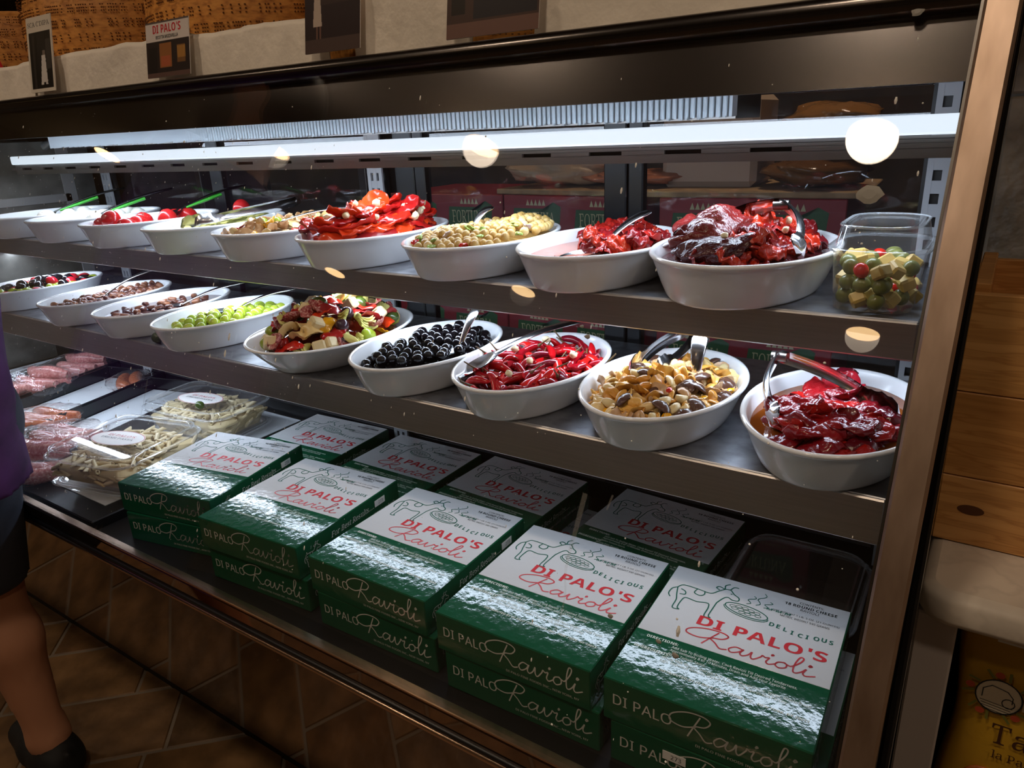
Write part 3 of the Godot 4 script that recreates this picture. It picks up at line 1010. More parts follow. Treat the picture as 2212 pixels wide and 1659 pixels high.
func cow_lines(b: MB, at: Vector2, s: float, w: float) -> void:
	# plain line drawing of a grazing animal, standing side-on
	var st := [
		[[0.05, 0.62], [0.12, 0.72], [0.35, 0.72], [0.58, 0.7], [0.68, 0.82], [0.76, 0.92]],
		[[0.76, 0.92], [0.74, 1.02], [0.8, 1.08]], [[0.84, 0.93], [0.88, 1.03], [0.95, 1.04]],
		[[0.76, 0.92], [0.85, 0.93], [0.93, 0.84], [1.02, 0.78], [1.03, 0.7], [0.94, 0.68], [0.86, 0.72], [0.8, 0.66], [0.74, 0.5]],
		[[0.68, 0.86], [0.62, 0.9], [0.66, 0.95], [0.74, 0.92]],
		[[0.74, 0.5], [0.73, 0.35], [0.72, 0.12], [0.76, 0.08], [0.66, 0.08], [0.66, 0.3], [0.62, 0.42], [0.45, 0.38], [0.26, 0.4], [0.22, 0.28], [0.22, 0.1], [0.26, 0.06], [0.15, 0.06], [0.14, 0.28], [0.1, 0.42], [0.05, 0.62]],
		[[0.05, 0.62], [-0.02, 0.55], [-0.03, 0.4], [0.02, 0.32]],
		[[0.36, 0.72], [0.34, 0.6], [0.44, 0.56], [0.5, 0.62], [0.48, 0.71]], [[0.12, 0.6], [0.2, 0.56], [0.22, 0.48], [0.14, 0.46]],
		[[0.88, 0.83], [0.9, 0.83]]]
	for q in st:
		var pts := []
		for p in q:
			pts.append(at + Vector2(p[0], p[1]) * s)
		b.ribbon(spline(pts, 4), w)

func build_boxes() -> void:
	sans = SystemFont.new()
	sans.font_names = PackedStringArray(["Droid Sans"])
	sans_bold = SystemFont.new()
	sans_bold.font_names = PackedStringArray(["Droid Sans"])
	sans_bold.font_weight = 700
	serif = SystemFont.new()
	serif.font_names = PackedStringArray(["Droid Serif"])
	var W := 0.203
	var D := 0.226
	var H := 0.052
	var top := Transform3D(Basis(Vector3(1, 0, 0), Vector3(0, 0, -1), Vector3(0, 1, 0)), Vector3(-W / 2, H + 0.0003, D / 2))
	var front := Transform3D(Basis(), Vector3(-W / 2, 0, D / 2 + 0.0003))
	var side := Transform3D(Basis(Vector3(0, 0, -1), Vector3(0, 1, 0), Vector3(1, 0, 0)), Vector3(W / 2 + 0.0003, 0, D / 2))
	var mm := {}
	var b := MB.new()
	b.box(Vector3(0, H / 2, 0), Vector3(W, H, D), 0.0012)
	# lid seam: the lid sits over the tray
	mm.carton = b.mesh()
	b = MB.new()
	b.box(Vector3(0, H - 0.001 + 0.0006, -(0.088 + 0.2245) / 2 + D / 2), Vector3(W - 0.003, 0.0012, 0.2245 - 0.088), 0.0002)
	mm.white = b.mesh()
	top.origin.y = H + 0.0005
	b = MB.new()
	b.xf = top
	b.text("DI PALO'S", sans_bold, 0.0165, Vector2(0.056, 0.1245), 0.0, false, -0.136)
	script_word(b, Vector2(0.0685, 0.0955), 0.0148, 0.0114, 0.0017)
	mm.red = b.mesh()
	b = MB.new()
	b.xf = top
	cow_lines(b, Vector2(0.012, 0.136), 0.072, 0.0014)
	# plate of ravioli with steam
	var ring := []
	for j in 25:
		ring.append(Vector2(0.099 + cos(TAU * j / 24) * 0.0245, 0.172 + sin(TAU * j / 24) * 0.0095 - cos(TAU * j / 24) * 0.003))
	b.ribbon(ring, 0.0013)
	ring = []
	for j in 13:
		ring.append(Vector2(0.099 + cos(PI + PI * j / 12) * 0.0255, 0.170 + sin(PI + PI * j / 12) * 0.0105 - cos(PI + PI * j / 12) * 0.003))
	b.ribbon(ring, 0.001)
	for q in [[-0.016, 0.003], [-0.009, 0.0045], [-0.002, 0.0045], [0.005, 0.003], [0.012, 0.001], [-0.013, -0.0005], [-0.006, 0.0], [0.001, -0.0005], [0.008, -0.002], [0.014, -0.0035], [-0.004, -0.0045], [0.003, -0.005]]:
		var c2 := []
		for j in 11:
			c2.append(Vector2(0.099 + q[0] + cos(TAU * j / 10) * 0.0034, 0.172 + q[1] + sin(TAU * j / 10) * 0.0022))
		b.ribbon(c2, 0.0006)
	for q in [[0.096, 0.186, 0.018], [0.106, 0.188, 0.026], [0.115, 0.187, 0.014]]:
		var pts := []
		for k in 8:
			pts.append(Vector2(q[0] + 0.003 * sin(k * 1.4) + k * 0.0008, q[1] + q[2] * k / 7.0))
		b.ribbon(spline(pts, 3), 0.001)
	b.text("M-M-M", sans_bold, 0.0042, Vector2(0.118, 0.186), 0.0, false, -0.026, 0.2)
	var dl := "DELICIOUS"
	for k in 9:
		b.text(dl[k], sans_bold, 0.0068, Vector2(0.127 + k * 0.0078, 0.1565 + 0.0022 * sin(k * 0.9 + 1.2) - k * 0.0002))
	mm.green = b.mesh()
	b = MB.new()
	b.xf = top
	b.text("CONTENTS:", sans, 0.0039, Vector2(0.162, 0.2135), 0.0, true)
	b.text("18 ROUND CHEESE", sans_bold, 0.0048, Vector2(0.162, 0.2065), 0.0, true, -0.056)
	b.text("RAVIOLI", sans, 0.0042, Vector2(0.162, 0.2005), 0.0, true)
	b.text("NET WEIGHT 1 LB. 5 OZ. (21 OUNCES)", sans, 0.0034, Vector2(0.160, 0.188), 0.0, true, -0.07)
	b.text("METRIC WEIGHT 595 GRAMS", sans, 0.0034, Vector2(0.160, 0.1815), 0.0, true, -0.052)
	mm.dark = b.mesh()
	b = MB.new()
	b.xf = top
	b.text("DIRECTIONS:", sans_bold, 0.0042, Vector2(0.016, 0.0785))
	b.text("Add Salt To Boiling Water. Cook Ravioli Till Desired Tenderness.", sans, 0.0036, Vector2(0.046, 0.0715), 0.0, false, -0.128)
	b.text("Approximately 8 to 10 Minutes. Drain and Add Your Favorite", sans, 0.0036, Vector2(0.046, 0.0665), 0.0, false, -0.118)
	b.text("Italian Tomato Sauce.", sans, 0.0036, Vector2(0.046, 0.0615), 0.0, false, -0.04)
	b.text("INGREDIENTS:", sans_bold, 0.0042, Vector2(0.009, 0.0585))
	b.text("Whole Milk Ricotta, Durum Extra Fancy Patent Flour, Water, Whole Fresh", sans, 0.0036, Vector2(0.042, 0.0525), 0.0, false, -0.148)
	b.text("Eggs, Imported Romano Grated Cheese, Salt, Spices and Parsley.", sans, 0.0036, Vector2(0.042, 0.0475), 0.0, false, -0.128)
	b.text("DISTRIBUTED BY DI PALO FINE FOODS INC., NEW YORK, NY 10013", sans_bold, 0.0036, Vector2(0.046, 0.034), 0.0, false, -0.146, 0.15)
	mm.fine = b.mesh()
	b = MB.new()
	b.xf = front
	b.text("DI PALO", sans, 0.0125, Vector2(0.011, 0.0225), 0.0, false, -0.062)
	script_word(b, Vector2(0.087, 0.018), 0.0135, 0.0125, 0.0015)
	b.text("DI PALO FINE FOODS INC., NEW YORK, NY", sans, 0.0034, Vector2(0.098, 0.008), 0.0, false, -0.092)
	mm.frontp = b.mesh()
	b = MB.new()
	b.xf = side
	b.text("For Best Results....", serif, 0.0085, Vector2(0.068, 0.031), 0.0, false, -0.095, 0.25)
	b.text("You can freeze ravioli they will taste as fresh", sans, 0.0042, Vector2(0.068, 0.0175), 0.0, false, -0.145)
	cow_lines(b, Vector2(0.014, 0.01), 0.03, 0.001)
	mm.sidep = b.mesh()
	b = MB.new()
	b.box(Vector3.ZERO, Vector3(0.024, 0.0105, 0.0004))
	mm.tag = b.mesh()
	b = MB.new()
	b.text("273", sans, 0.0052, Vector2(0.002, -0.0026), 0.0003, true)
	mm.tagp = b.mesh()
	# top box of each stack, then the box under it
	var L := [
		[-0.179, -0.6585, 0.04, "by the steel corner post"], [-0.394, -0.651, 0.02, "beside the corner-post stack"], [-0.619, -0.656, 0.01, "in the middle of the front row"],
		[-0.858, -0.652, 0.07, "second from the pasta tubs"], [-1.098, -0.664, 0.18, "touching the clear pasta tubs"],
		[-0.372, -0.885, -0.06, "beside the dark container"], [-0.64, -0.885, -0.05, "shaded, behind the middle stack"], [-0.862, -0.883, 0.0, "shaded, under the black olives"], [-1.10, -0.886, 0.05, "brightly lit behind the front row"]]
	for lev in 2:
		for i in L.size():
			var q: Array = L[i]
			var r2 := RandomNumberGenerator.new()
			r2.seed = 300 + i
			var p := Vector3(q[0], (0.672 if i > 4 else 0.7175) - (2 - lev) * (H + 0.0003), q[1])
			if lev == 0:
				if i == 6:
					p.x += 0.022
				p += Vector3(0.004 + 0.01 * r2.randf(), 0, 0.002 - 0.006 * r2.randf())
			var lab := "green-white ravioli box, %s of its stack, %s" % ["top" if lev else "lower", q[3]]
			var t := thing("ravioli_box", lab, "box", p, q[2] + (0.0 if lev else 0.03 * (r2.randf() - 0.5)), "green and white ravioli boxes")
			part("carton", mm.carton, M.box_green, t)
			part("white_lid_panel", mm.white, M.box_white, t)
			part("red_lettering", mm.red, M.ink_red, t)
			part("green_drawing", mm.green, M.ink_green, t)
			part("weight_print", mm.dark, M.ink_dark, t)
			part("directions_print", mm.fine, M.ink_cream, t)
			part("front_lettering", mm.frontp, M.ink_silver, t)
			part("side_lettering", mm.sidep, M.ink_silver, t)
			if lev == 1 and i in [2, 3, 4]:
				var st := part("price_sticker", mm.tag, M.sticker, t, Transform3D(Basis(Vector3(0, 0, -1), Vector3(0, 1, 0), Vector3(1, 0, 0)), Vector3(W / 2 + 0.0006, 0.037, D / 2 - 0.178)))
				part("sticker_print", mm.tagp, M.ink_dark, st)
			if lev == 0 and i == 0:
				var st := part("price_sticker", mm.tag, M.sticker, t, Transform3D(Basis(), Vector3(-0.032, 0.036, D / 2 + 0.0008)))
				part("sticker_print", mm.tagp, M.ink_dark, st)

# ---------------------------------------------------------------- dishes and food
var noise3: FastNoiseLite

func nz(seed_: int, fr := 0.01) -> FastNoiseLite:
	var f := FastNoiseLite.new()
	f.seed = seed_
	f.frequency = fr
	f.fractal_octaves = 3
	return f

func blobs(count: int, r: Vector3, amp: float, fr: float, nu := 12, nv := 8, bend := 0.0, wave := 0.0, seed_ := 1) -> Array:
	var out := []
	for i in count:
		var b := MB.new()
		var k := 0.85 + 0.3 * rng.randf()
		b.blob(Vector3.ZERO, Vector3(r.x * k, r.y, r.z * (0.9 + 0.2 * rng.randf())), nz(seed_ + i * 7, fr), amp, nu, nv, bend * (0.4 + 1.2 * rng.randf()) * (1.0 if rng.randf() < 0.7 else -0.6), wave, rng.randf() * 6.0)
		out.append(b.mesh())
	return out

func flaps(count: int, ln: float, wd: float, th: float, curl: float, fold: float, amp: float, fr: float, seed_: int, ns := 16, nt := 7, taper := 2.4) -> Array:
	var out := []
	for i in count:
		var b := MB.new()
		b.flap(ln * (0.8 + 0.4 * rng.randf()), wd * (0.8 + 0.4 * rng.randf()), th, curl * (0.3 + 1.2 * rng.randf()) * (1.0 if rng.randf() < 0.35 else -1.0), fold * (rng.randf() * 1.6 - 0.8), nz(seed_ + i * 3, fr), amp, ns, nt, taper)
		out.append(b.mesh())
	return out

# dart throwing in an ellipse: [x, z, normalised radius]
func scatter(cx: float, cz: float, a: float, b: float, sp: float, most := 300, tries := 5000) -> Array:
	var out := []
	for i in tries:
		if out.size() >= most:
			break
		var t := rng.randf() * TAU
		var r := sqrt(rng.randf())
		var p := Vector2(cx + cos(t) * r * b, cz + sin(t) * r * a)
		var ok := true
		for q in out:
			if (q[0] - p.x) * (q[0] - p.x) + (q[1] - p.y) * (q[1] - p.y) < sp * sp:
				ok = false
				break
		if ok:
			out.append([p.x, p.y, r])
	return out

# pull a point in so that a piece reaching out by m stays inside the dish wall
func keep_in(x: float, z: float, cx: float, cz: float, a: float, b: float, mx: float, mz: float) -> Vector2:
	var r := sqrt(pow((x - cx) / maxf(b - mx, 0.004), 2.0) + pow((z - cz) / maxf(a - mz, 0.004), 2.0))
	if r <= 1.0:
		return Vector2(x, z)
	return Vector2(cx + (x - cx) / r, cz + (z - cz) / r)

func any_turn() -> Basis:
	return Basis.from_euler(Vector3(rng.randf() * TAU, rng.randf() * TAU, rng.randf() * TAU))

func lying(tilt := 0.4) -> Basis:
	return Basis.from_euler(Vector3((rng.randf() - 0.5) * 2.0 * tilt, rng.randf() * TAU, (rng.randf() - 0.5) * 2.0 * tilt))

func pick(a: Array) -> Variant:
	return a[rng.randi() % a.size()]

func food(called: String, m: Mesh, mt: Material, at: Vector3, bs: Basis, label: String, cat: String, group: String, s := 1.0) -> void:
	single(called, m, mt, label, cat, Transform3D(bs.scaled_local(Vector3.ONE * s), at), group)

func dish(x: float, z: float, y: float, a: float, b: float, h: float, label: String, shallow := false) -> void:
	var m := MB.new()
	var k := h / 0.046
	var prof := [[-0.036, 0.0015], [-0.026, 0.0], [-0.0215, 0.0008], [-0.019, 0.0035], [-0.0135, 0.015], [-0.0075, 0.03], [-0.0035, 0.0395], [-0.0012, 0.0412], [0.0, 0.0432], [-0.0008, 0.0452], [-0.003, 0.046], [-0.0054, 0.0452], [-0.0068, 0.043], [-0.0085, 0.037], [-0.0155, 0.018], [-0.0205, 0.009], [-0.029, 0.0055], [-0.05, 0.0045]]
	if shallow:
		prof = [[-0.06, 0.0015], [-0.05, 0.0], [-0.045, 0.001], [-0.042, 0.004], [-0.028, 0.016], [-0.014, 0.03], [-0.005, 0.0405], [-0.0012, 0.0425], [0.0, 0.0435], [-0.0008, 0.0452], [-0.003, 0.046], [-0.006, 0.0450], [-0.009, 0.041], [-0.018, 0.03], [-0.033, 0.016], [-0.045, 0.008], [-0.06, 0.0055]]
	var pr := []
	for q in prof:
		pr.append([q[0], q[1] * k])
	m.oval(a, b, pr, 64, true)
	# underside cap
	var ring := []
	for j in 64:
		var t := TAU * j / 64
		ring.append(Vector3(cos(t) * (b + pr[0][0]), pr[0][1], -sin(t) * (a + pr[0][0])))
	m.rows([ring, ring], true, false, true, false)
	single("oval_dish", m.mesh(), M.porcelain, label, "dish", Transform3D(Basis(), Vector3(x, y, z)), "white oval porcelain dishes")

func bed(x: float, z: float, y: float, a: float, b: float, h: float, peak: float, mt: Material, called: String, label: String, cat: String, inset := 0.0) -> void:
	# liquid or packed filling under the pieces, reaching the wall of the dish
	var m := MB.new()
	var rr := []
	var e := -0.0085 - (0.037 - h) * 0.36 - inset
	for i in 9:
		var f := 1.0 - i / 8.0
		var ring := []
		for j in 40:
			var t := TAU * j / 40
			ring.append(Vector3(cos(t) * (b + e) * f, h + peak * (1.0 - f * f), -sin(t) * (a + e) * f))
		rr.append(ring)
	m.rows(rr, true)
	var low := []
	for j in 40:
		var t := TAU * j / 40
		low.append(Vector3(cos(t) * (b - 0.03 - inset * 2.0), 0.0075, -sin(t) * (a - 0.03 - inset * 2.0)))
	m.rows([low, rr[0]], true, false, true, false)
	single(called, m.mesh(), mt, label, cat, Transform3D(Basis(), Vector3(x, y, z)))

func spoon(label: String, tip: Vector3, neck: Vector3, end: Vector3, bw := 0.019, group := "", mt: Material = null, grip: Material = null) -> void:
	var t := thing("serving_spoon", label, "spoon", neck, 0.0, group)
	if mt == null:
		mt = M.chrome
	var b := MB.new()
	var d := (neck - tip)
	var side := d.cross(Vector3.UP).normalized()
	var up := side.cross(d).normalized()
	if up.y < 0:
		up = -up
	var rows_ := []
	for i in 11:
		var f := i / 10.0
		var w := bw * sqrt(maxf(0.0, 1.0 - pow(f * 1.9 - 0.9, 2.0))) if f < 0.95 else 0.005
		w = maxf(w, 0.0015)
		var row := []
		for j in 9:
			var g := (j - 4) / 4.0
			var dep := 0.010 * (1.0 - g * g) * sin(PI * clampf(f, 0.02, 0.98))
			row.append(tip + d * f + side * w * g - up * dep)
		rows_.append(row)
	b.rows(rows_, false)
	var back := []
	for r in rows_:
		var q := []
		for p in r:
			q.append(p - up * 0.0011)
		back.append(q)
	b.rows(back, false, true)
	wpart("bowl", b, mt, t)
	b = MB.new()
	var path := []
	var rad := []
	var span := end - neck
	for i in 9:
		var f := i / 8.0
		path.append(neck + span * f + up * 0.006 * sin(PI * f) - d.normalized() * (0.004 * (1.0 - f)))
		rad.append(lerpf(0.0052, 0.0105, smoothstep(0.0, 1.0, f)) if i < 8 else 0.0075)
	b.tube(path, rad, 10, 0.26)
	wpart("handle", b, mt, t)
	if grip:
		b = MB.new()
		b.tube([neck + span * 0.05, neck + span * 0.3, neck + span * 0.6], [0.006, 0.0075, 0.0075], 10, 0.5)
		wpart("grip", b, grip, t)

func tongs(label: String, pivot: Vector3, h1: Vector3, h2: Vector3, wide := Vector3(0, 0, 0)) -> void:
	var t := thing("serving_tongs", label, "tongs", pivot)
	for h in [h1, h2]:
		var b := MB.new()
		var d: Vector3 = h - pivot
		var other: Vector3 = (h2 if h == h1 else h1) - pivot
		var inn := (other - d * (other.dot(d) / d.length_squared())).normalized()
		var side := d.normalized().cross(inn).normalized()
		var front := []
		var back := []
		for i in 37:
			var f := i / 36.0
			var c: Vector3 = pivot + d * f - inn * 0.010 * sin(PI * minf(f * 1.1, 1.0))
			var w := 0.0088
			var dep := 0.005
			if f > 0.74:
				var g := (f - 0.74) / 0.26
				w = 0.0088 + 0.0085 * sin(PI * minf(g * 0.8 + 0.02, 1.0)) * 1.1 + 0.0013 * sin(g * 40.0)
				if g > 0.9:
					w *= sqrt(maxf(0.03, 1.0 - pow((g - 0.9) / 0.1, 2.0)))
				dep = 0.004 + 0.005 * sin(PI * g)
			var row := []
			var row2 := []
			for j in 7:
				var a := (j - 3) / 3.0
				var p := c + side * w * a - inn * dep * (1.0 - a * a)
				row.append(p)
				row2.append(p - inn * 0.0011)
			front.append(row)
			back.append(row2)
		b.rows(front, false)
		b.rows(back, false, true)
		wpart("arm", b, M.chrome, t)
	var b2 := MB.new()
	b2.tube([pivot - Vector3(0.008, 0, 0), pivot + Vector3(0.008, 0, 0)], [0.0055, 0.0055], 10)
	wpart("hinge", b2, M.dark_steel, t)

const TA := 0.138
const TB := 0.0925
const TH := 0.046
const LA := 0.133
const LB := 0.09
const LH := 0.046

func build_dishes() -> void:
	noise3 = nz(4)
	var olive := blobs(3, Vector3(0.0105, 0.0092, 0.0092), 0.04, 0.008, 14, 9, 0, 0, 10)
	var big_olive := blobs(3, Vector3(0.0150, 0.0108, 0.0108), 0.03, 0.008, 14, 9, 0, 0, 20)
	var small_olive := blobs(3, Vector3(0.0086, 0.0078, 0.0078), 0.08, 0.014, 14, 9, 0, 0, 30)
	var beans := blobs(3, Vector3(0.0082, 0.0055, 0.0058), 0.03, 0.008, 12, 8, 0.25, 0, 40)
	var peas := blobs(4, Vector3(0.0058, 0.0054, 0.0055), 0.12, 0.012, 10, 7, 0, 0, 50)
	var strips := flaps(8, 0.044, 0.019, 0.0042, 0.45, 0.35, 0.006, 0.010, 60, 22, 9, 3.2)
	var small_strips := flaps(6, 0.019, 0.008, 0.0016, 0.9, 0.6, 0.003, 0.02, 66, 12, 6, 3.0)
	var folds := flaps(5, 0.0155, 0.0135, 0.0009, 1.1, 0.9, 0.003, 0.02, 74, 14, 7, 2.2)
	var chunks := flaps(5, 0.0105, 0.0075, 0.002, 0.7, 0.5, 0.003, 0.03, 70, 10, 6, 2.6)
	var cloves := blobs(4, Vector3(0.0072, 0.0045, 0.0048), 0.4, 0.02, 8, 6, 0, 0, 80)
	var dried := flaps(8, 0.0245, 0.0165, 0.0036, 0.55, 0.5, 0.010, 0.018, 90, 26, 13, 2.6)
	var soft := flaps(7, 0.026, 0.0175, 0.0044, 0.5, 0.5, 0.006, 0.009, 97, 22, 11, 2.8)
	var big_dried := blobs(4, Vector3(0.036, 0.014, 0.026), 0.38, 0.010, 34, 22, 0.1, 0.003, 95)
	var slices := flaps(6, 0.0125, 0.0085, 0.0016, 0.9, 0.8, 0.0025, 0.03, 100, 12, 6, 2.2)
	var seeds := blobs(3, Vector3(0.0095, 0.0052, 0.0055), 0.2, 0.01, 12, 8, 0.2, 0, 110)
	var caps := []
	for i in 3:
		var b := MB.new()
		var rr := []
		var nn := nz(120 + i, 0.01)
		for q in [[0.0001, 0.55], [0.35, 0.52], [0.7, 0.38], [0.95, 0.12], [1.0, -0.02], [0.9, -0.1], [0.5, -0.04], [0.2, 0.0]]:
			var ring := []
			for j in 16:
				var t := TAU * j / 16
				var k: float = 0.0125 * (1.0 + 0.18 * nn.get_noise_2d(cos(t) * 60.0, sin(t) * 60.0 + i * 100))
				ring.append(Vector3(cos(t) * q[0] * k, q[1] * k, -sin(t) * q[0] * k))
			rr.append(ring)
		b.rows(rr, true, true)
		caps.append(b.mesh())
	var stems := []
	for i in 2:
		var b := MB.new()
		b.tube(spline([Vector3(0, 0.001, 0), Vector3(0.001, -0.009, 0.001), Vector3(0.003 - 0.005 * i, -0.018, 0.0)], 3), [0.0034, 0.0033, 0.0032, 0.0032, 0.0033, 0.0036, 0.0038], 8)
		stems.append(b.mesh())
	var pods := []
	var pod_stems := []
	for i in 5:
		var b := MB.new()
		var ln := 0.03 + 0.012 * rng.randf()
		var bd := (rng.randf() - 0.5) * 0.02
		var path := []
		var rad := []
		for k in 10:
			var f := k / 9.0
			path.append(Vector3((f - 0.5) * ln, 0.003 * sin(f * 5.0 + i), bd * (f * (1.0 - f)) * 4.0))
			rad.append(0.0062 * pow(sin(PI * clampf(0.16 + 0.8 * f, 0.0, 1.0)), 0.7) * (1.0 - 0.35 * f) + 0.0004)
		b.tube(path, rad, 9, 0.85)
		pods.append(b.mesh())
		b = MB.new()
		b.tube([path[0] + Vector3(0.001, 0, 0), path[0] + Vector3(-0.004, 0.002, 0), path[0] + Vector3(-0.016, 0.007, 0.004 * (i - 2))], [0.0028, 0.0012, 0.0008], 6)
		pod_stems.append(b.mesh())
	var cube := MB.new()
	cube.box(Vector3.ZERO, Vector3(0.021, 0.017, 0.019), 0.0025)
	var cube_m := cube.mesh()
	var small_cube := MB.new()
	small_cube.box(Vector3.ZERO, Vector3(0.013, 0.011, 0.012), 0.002)
	var small_cube_m := small_cube.mesh()

	# ---- lower shelf
	var y := SH2_Y
	var LX := [-1.80, -1.52, -1.318, -1.13, -0.86, -0.664, -0.487, -0.307, -0.121]
	var lz := -0.762
	var labels := ["white oval dish of red, green and black olives", "white oval dish of brown beans", "white oval dish of dark beans in liquid", "white oval dish of bright green olives", "wide white dish heaped with antipasto salad", "white oval dish of shiny black olives", "white oval dish of small red chili peppers", "white oval dish of marinated mushrooms", "white oval dish of dark red marinated peppers in oil"]
	for i in 9:
		if i == 4:
			dish(LX[i], lz, y, 0.147, 0.108, LH, labels[i], true)
		else:
			dish(LX[i], lz, y, LA, LB, LH, labels[i])
	# red, green and black olives
	bed(LX[0], lz, y, LA, LB, 0.026, 0.004, M.brine, "brine", "brine under the mixed red, green and black olives", "brine")
	for lev in 2:
		for q in scatter(LX[0], lz - 0.005, 0.105, 0.062, 0.023, 60):
			var kind := rng.randi() % 3
			food(["green_olive", "red_olive", "black_olive"][kind], pick(big_olive), [M.olive_green, M.olive_red, M.olive_black][kind], Vector3(q[0], y + 0.031 + lev * 0.014 * (1.0 - q[2] * q[2]) + 0.003 * rng.randf(), q[1]), lying(0.5), ["plump green", "plump red", "plump black"][kind] + " olive in the dish of mixed coloured olives", "olive", "mixed olives, " + ["green", "red", "black"][kind])
	# brown beans
	bed(LX[1], lz, y, LA, LB, 0.024, 0.004, M.bean_liquid, "bean_liquid", "dark cooking liquid under the brown beans", "liquid")
	for q in scatter(LX[1], lz, 0.108, 0.068, 0.0125, 150):
		food("brown_bean", pick(beans), pick(M.bean), Vector3(q[0], y + 0.029 + 0.012 * clampf((lz - q[1]) * 8.0, 0.0, 1.0) + 0.003 * rng.randf(), q[1]), any_turn(), "glossy brown bean in the dish of brown beans", "bean", "brown beans in the dish", 1.1)
	# dark beans in liquid
	bed(LX[2], lz, y, LA, LB, 0.031, 0.0, M.bean_liquid, "bean_liquid", "brown liquid filling the dish with few floating beans", "liquid")
	for q in scatter(LX[2] - 0.012, lz + 0.005, 0.105, 0.05, 0.016, 34):
		food("dark_bean", pick(beans), M.bean[1 + rng.randi() % 2], Vector3(q[0], y + 0.032 + 0.002 * rng.randf(), q[1]), lying(0.3), "dark bean half sunk in brown liquid", "bean", "dark beans in liquid")
	# bright green olives
	bed(LX[3], lz, y, LA, LB, 0.020, 0.004, M.brine, "brine", "brine under the bright green olives", "brine")
	for lev in 2:
		for q in scatter(LX[3] + 0.004, lz, 0.105, 0.06, 0.0195, 70):
			food("bright_green_olive", pick(olive), M.olive_bright if rng.randf() < 0.6 else M.olive_lime, Vector3(q[0], y + 0.026 + lev * 0.013 * (1.0 - 0.6 * q[2]), q[1]), any_turn(), "bright green olive in the dish of green olives", "olive", "bright green olives in the dish")
	# antipasto heap
	bed(LX[4], lz, y, 0.147, 0.108, 0.026, 0.038, M.oil_red, "dressing", "oily dressing under the heaped antipasto salad", "dressing", 0.016)
	for q in scatter(LX[4], lz, 0.126, 0.086, 0.0155, 170):
		var h: float = y + 0.034 + 0.05 * (1.0 - pow(q[2], 2.0)) + 0.006 * rng.randf()
		var kp := keep_in(q[0], q[1], LX[4], lz, 0.147, 0.108, 0.036, 0.036)
		var p := Vector3(kp.x, h, kp.y)
		var k := rng.randf()
		var g := "antipasto salad, "
		if k < 0.13:
			food("antipasto_olive", pick(big_olive), M.olive_dark if rng.randf() < 0.7 else M.olive_green, p, lying(0.7), "dark green olive in the heaped antipasto salad", "olive", g + "olives", 0.95)
		elif k < 0.17:
			food("antipasto_black_olive", pick(olive), M.olive_purple, p, lying(0.7), "dark purple olive in the heaped antipasto salad", "olive", g + "dark olives", 1.1)
		elif k < 0.29:
			food("cheese_cube", cube_m, M.feta, p, lying(0.7), "pale cheese cube in the heaped antipasto salad", "cheese", g + "cheese cubes")
		elif k < 0.56:
			food("red_pepper_strip", pick(small_strips), pick(M.pepper_red), p, lying(0.6), "red pepper strip in the heaped antipasto salad", "pepper", g + "red peppers", 0.9 + 0.4 * rng.randf())
		elif k < 0.64:
			food("yellow_pepper_strip", pick(small_strips), M.pepper_yellow, p, lying(0.6), "yellow pepper strip in the heaped antipasto salad", "pepper", g + "yellow peppers", 1.0)
		elif k < 0.8:
			food("salami_slice", pick(folds), M.salami, p, lying(0.7), "folded salami slice in the heaped antipasto salad", "salami", g + "salami", 1.0 + 0.3 * rng.randf())
		elif k < 0.9:
			artichoke(p, "artichoke wedge in the heaped antipasto salad", g + "artichokes")
		else:
			food("mushroom_slice", pick(slices), M.mush_tan[2], p, lying(0.8), "tan mushroom slice in the heaped antipasto salad", "mushroom", g + "mushrooms", 1.2)
	# black olives
	bed(LX[5], lz, y, LA, LB, 0.022, 0.004, M.oil_black, "olive_oil", "dark oil under the shiny black olives", "oil")
	for lev in 2:
		for q in scatter(LX[5] - 0.002, lz, 0.112, 0.07, 0.0152, 140):
			if lev == 1 and q[2] > 0.8:
				continue
			food("black_olive_small", pick(small_olive), M.black_olive, Vector3(q[0], y + 0.027 + lev * 0.013 + 0.012 * clampf((lz - q[1]) * 7.0, 0.0, 1.0), q[1]), any_turn(), "shiny black olive in the dish of black olives", "olive", "shiny black olives in the dish")
	# chilies
	bed(LX[6], lz, y, LA, LB, 0.026, 0.004, M.oil_red, "chili_oil", "red oil under the small chili peppers", "oil")
	for lev in 2:
		for q in scatter(LX[6] + 0.004, lz - 0.005, 0.108, 0.066, 0.0175 if lev == 0 else 0.02, 80):
			var i := rng.randi() % 5
			var t := thing("chili_pepper", "small glossy red chili pepper in the dish of chilies", "chili pepper", Vector3(q[0], y + 0.032 + lev * 0.012 * (1.0 - 0.5 * q[2]), q[1]), 0.0, "red chili peppers in the dish")
			t.basis = lying(0.5)
			part("pod", pods[i], pick(M.chili), t)
			if rng.randf() < 0.35:
				part("stem", pod_stems[i], M.stem, t)
	for q in scatter(LX[6], lz, 0.09, 0.05, 0.05, 5):
		food("garlic_sliver", pick(cloves), M.garlic, Vector3(q[0], y + 0.05, q[1]), lying(0.3), "pale garlic sliver among the red chilies", "garlic", "garlic among the chilies")
	# mushrooms
	bed(LX[7], lz, y, LA, LB, 0.026, 0.010, M.mush_grey, "mushroom_marinade", "creamy marinade under the mixed mushrooms", "marinade")
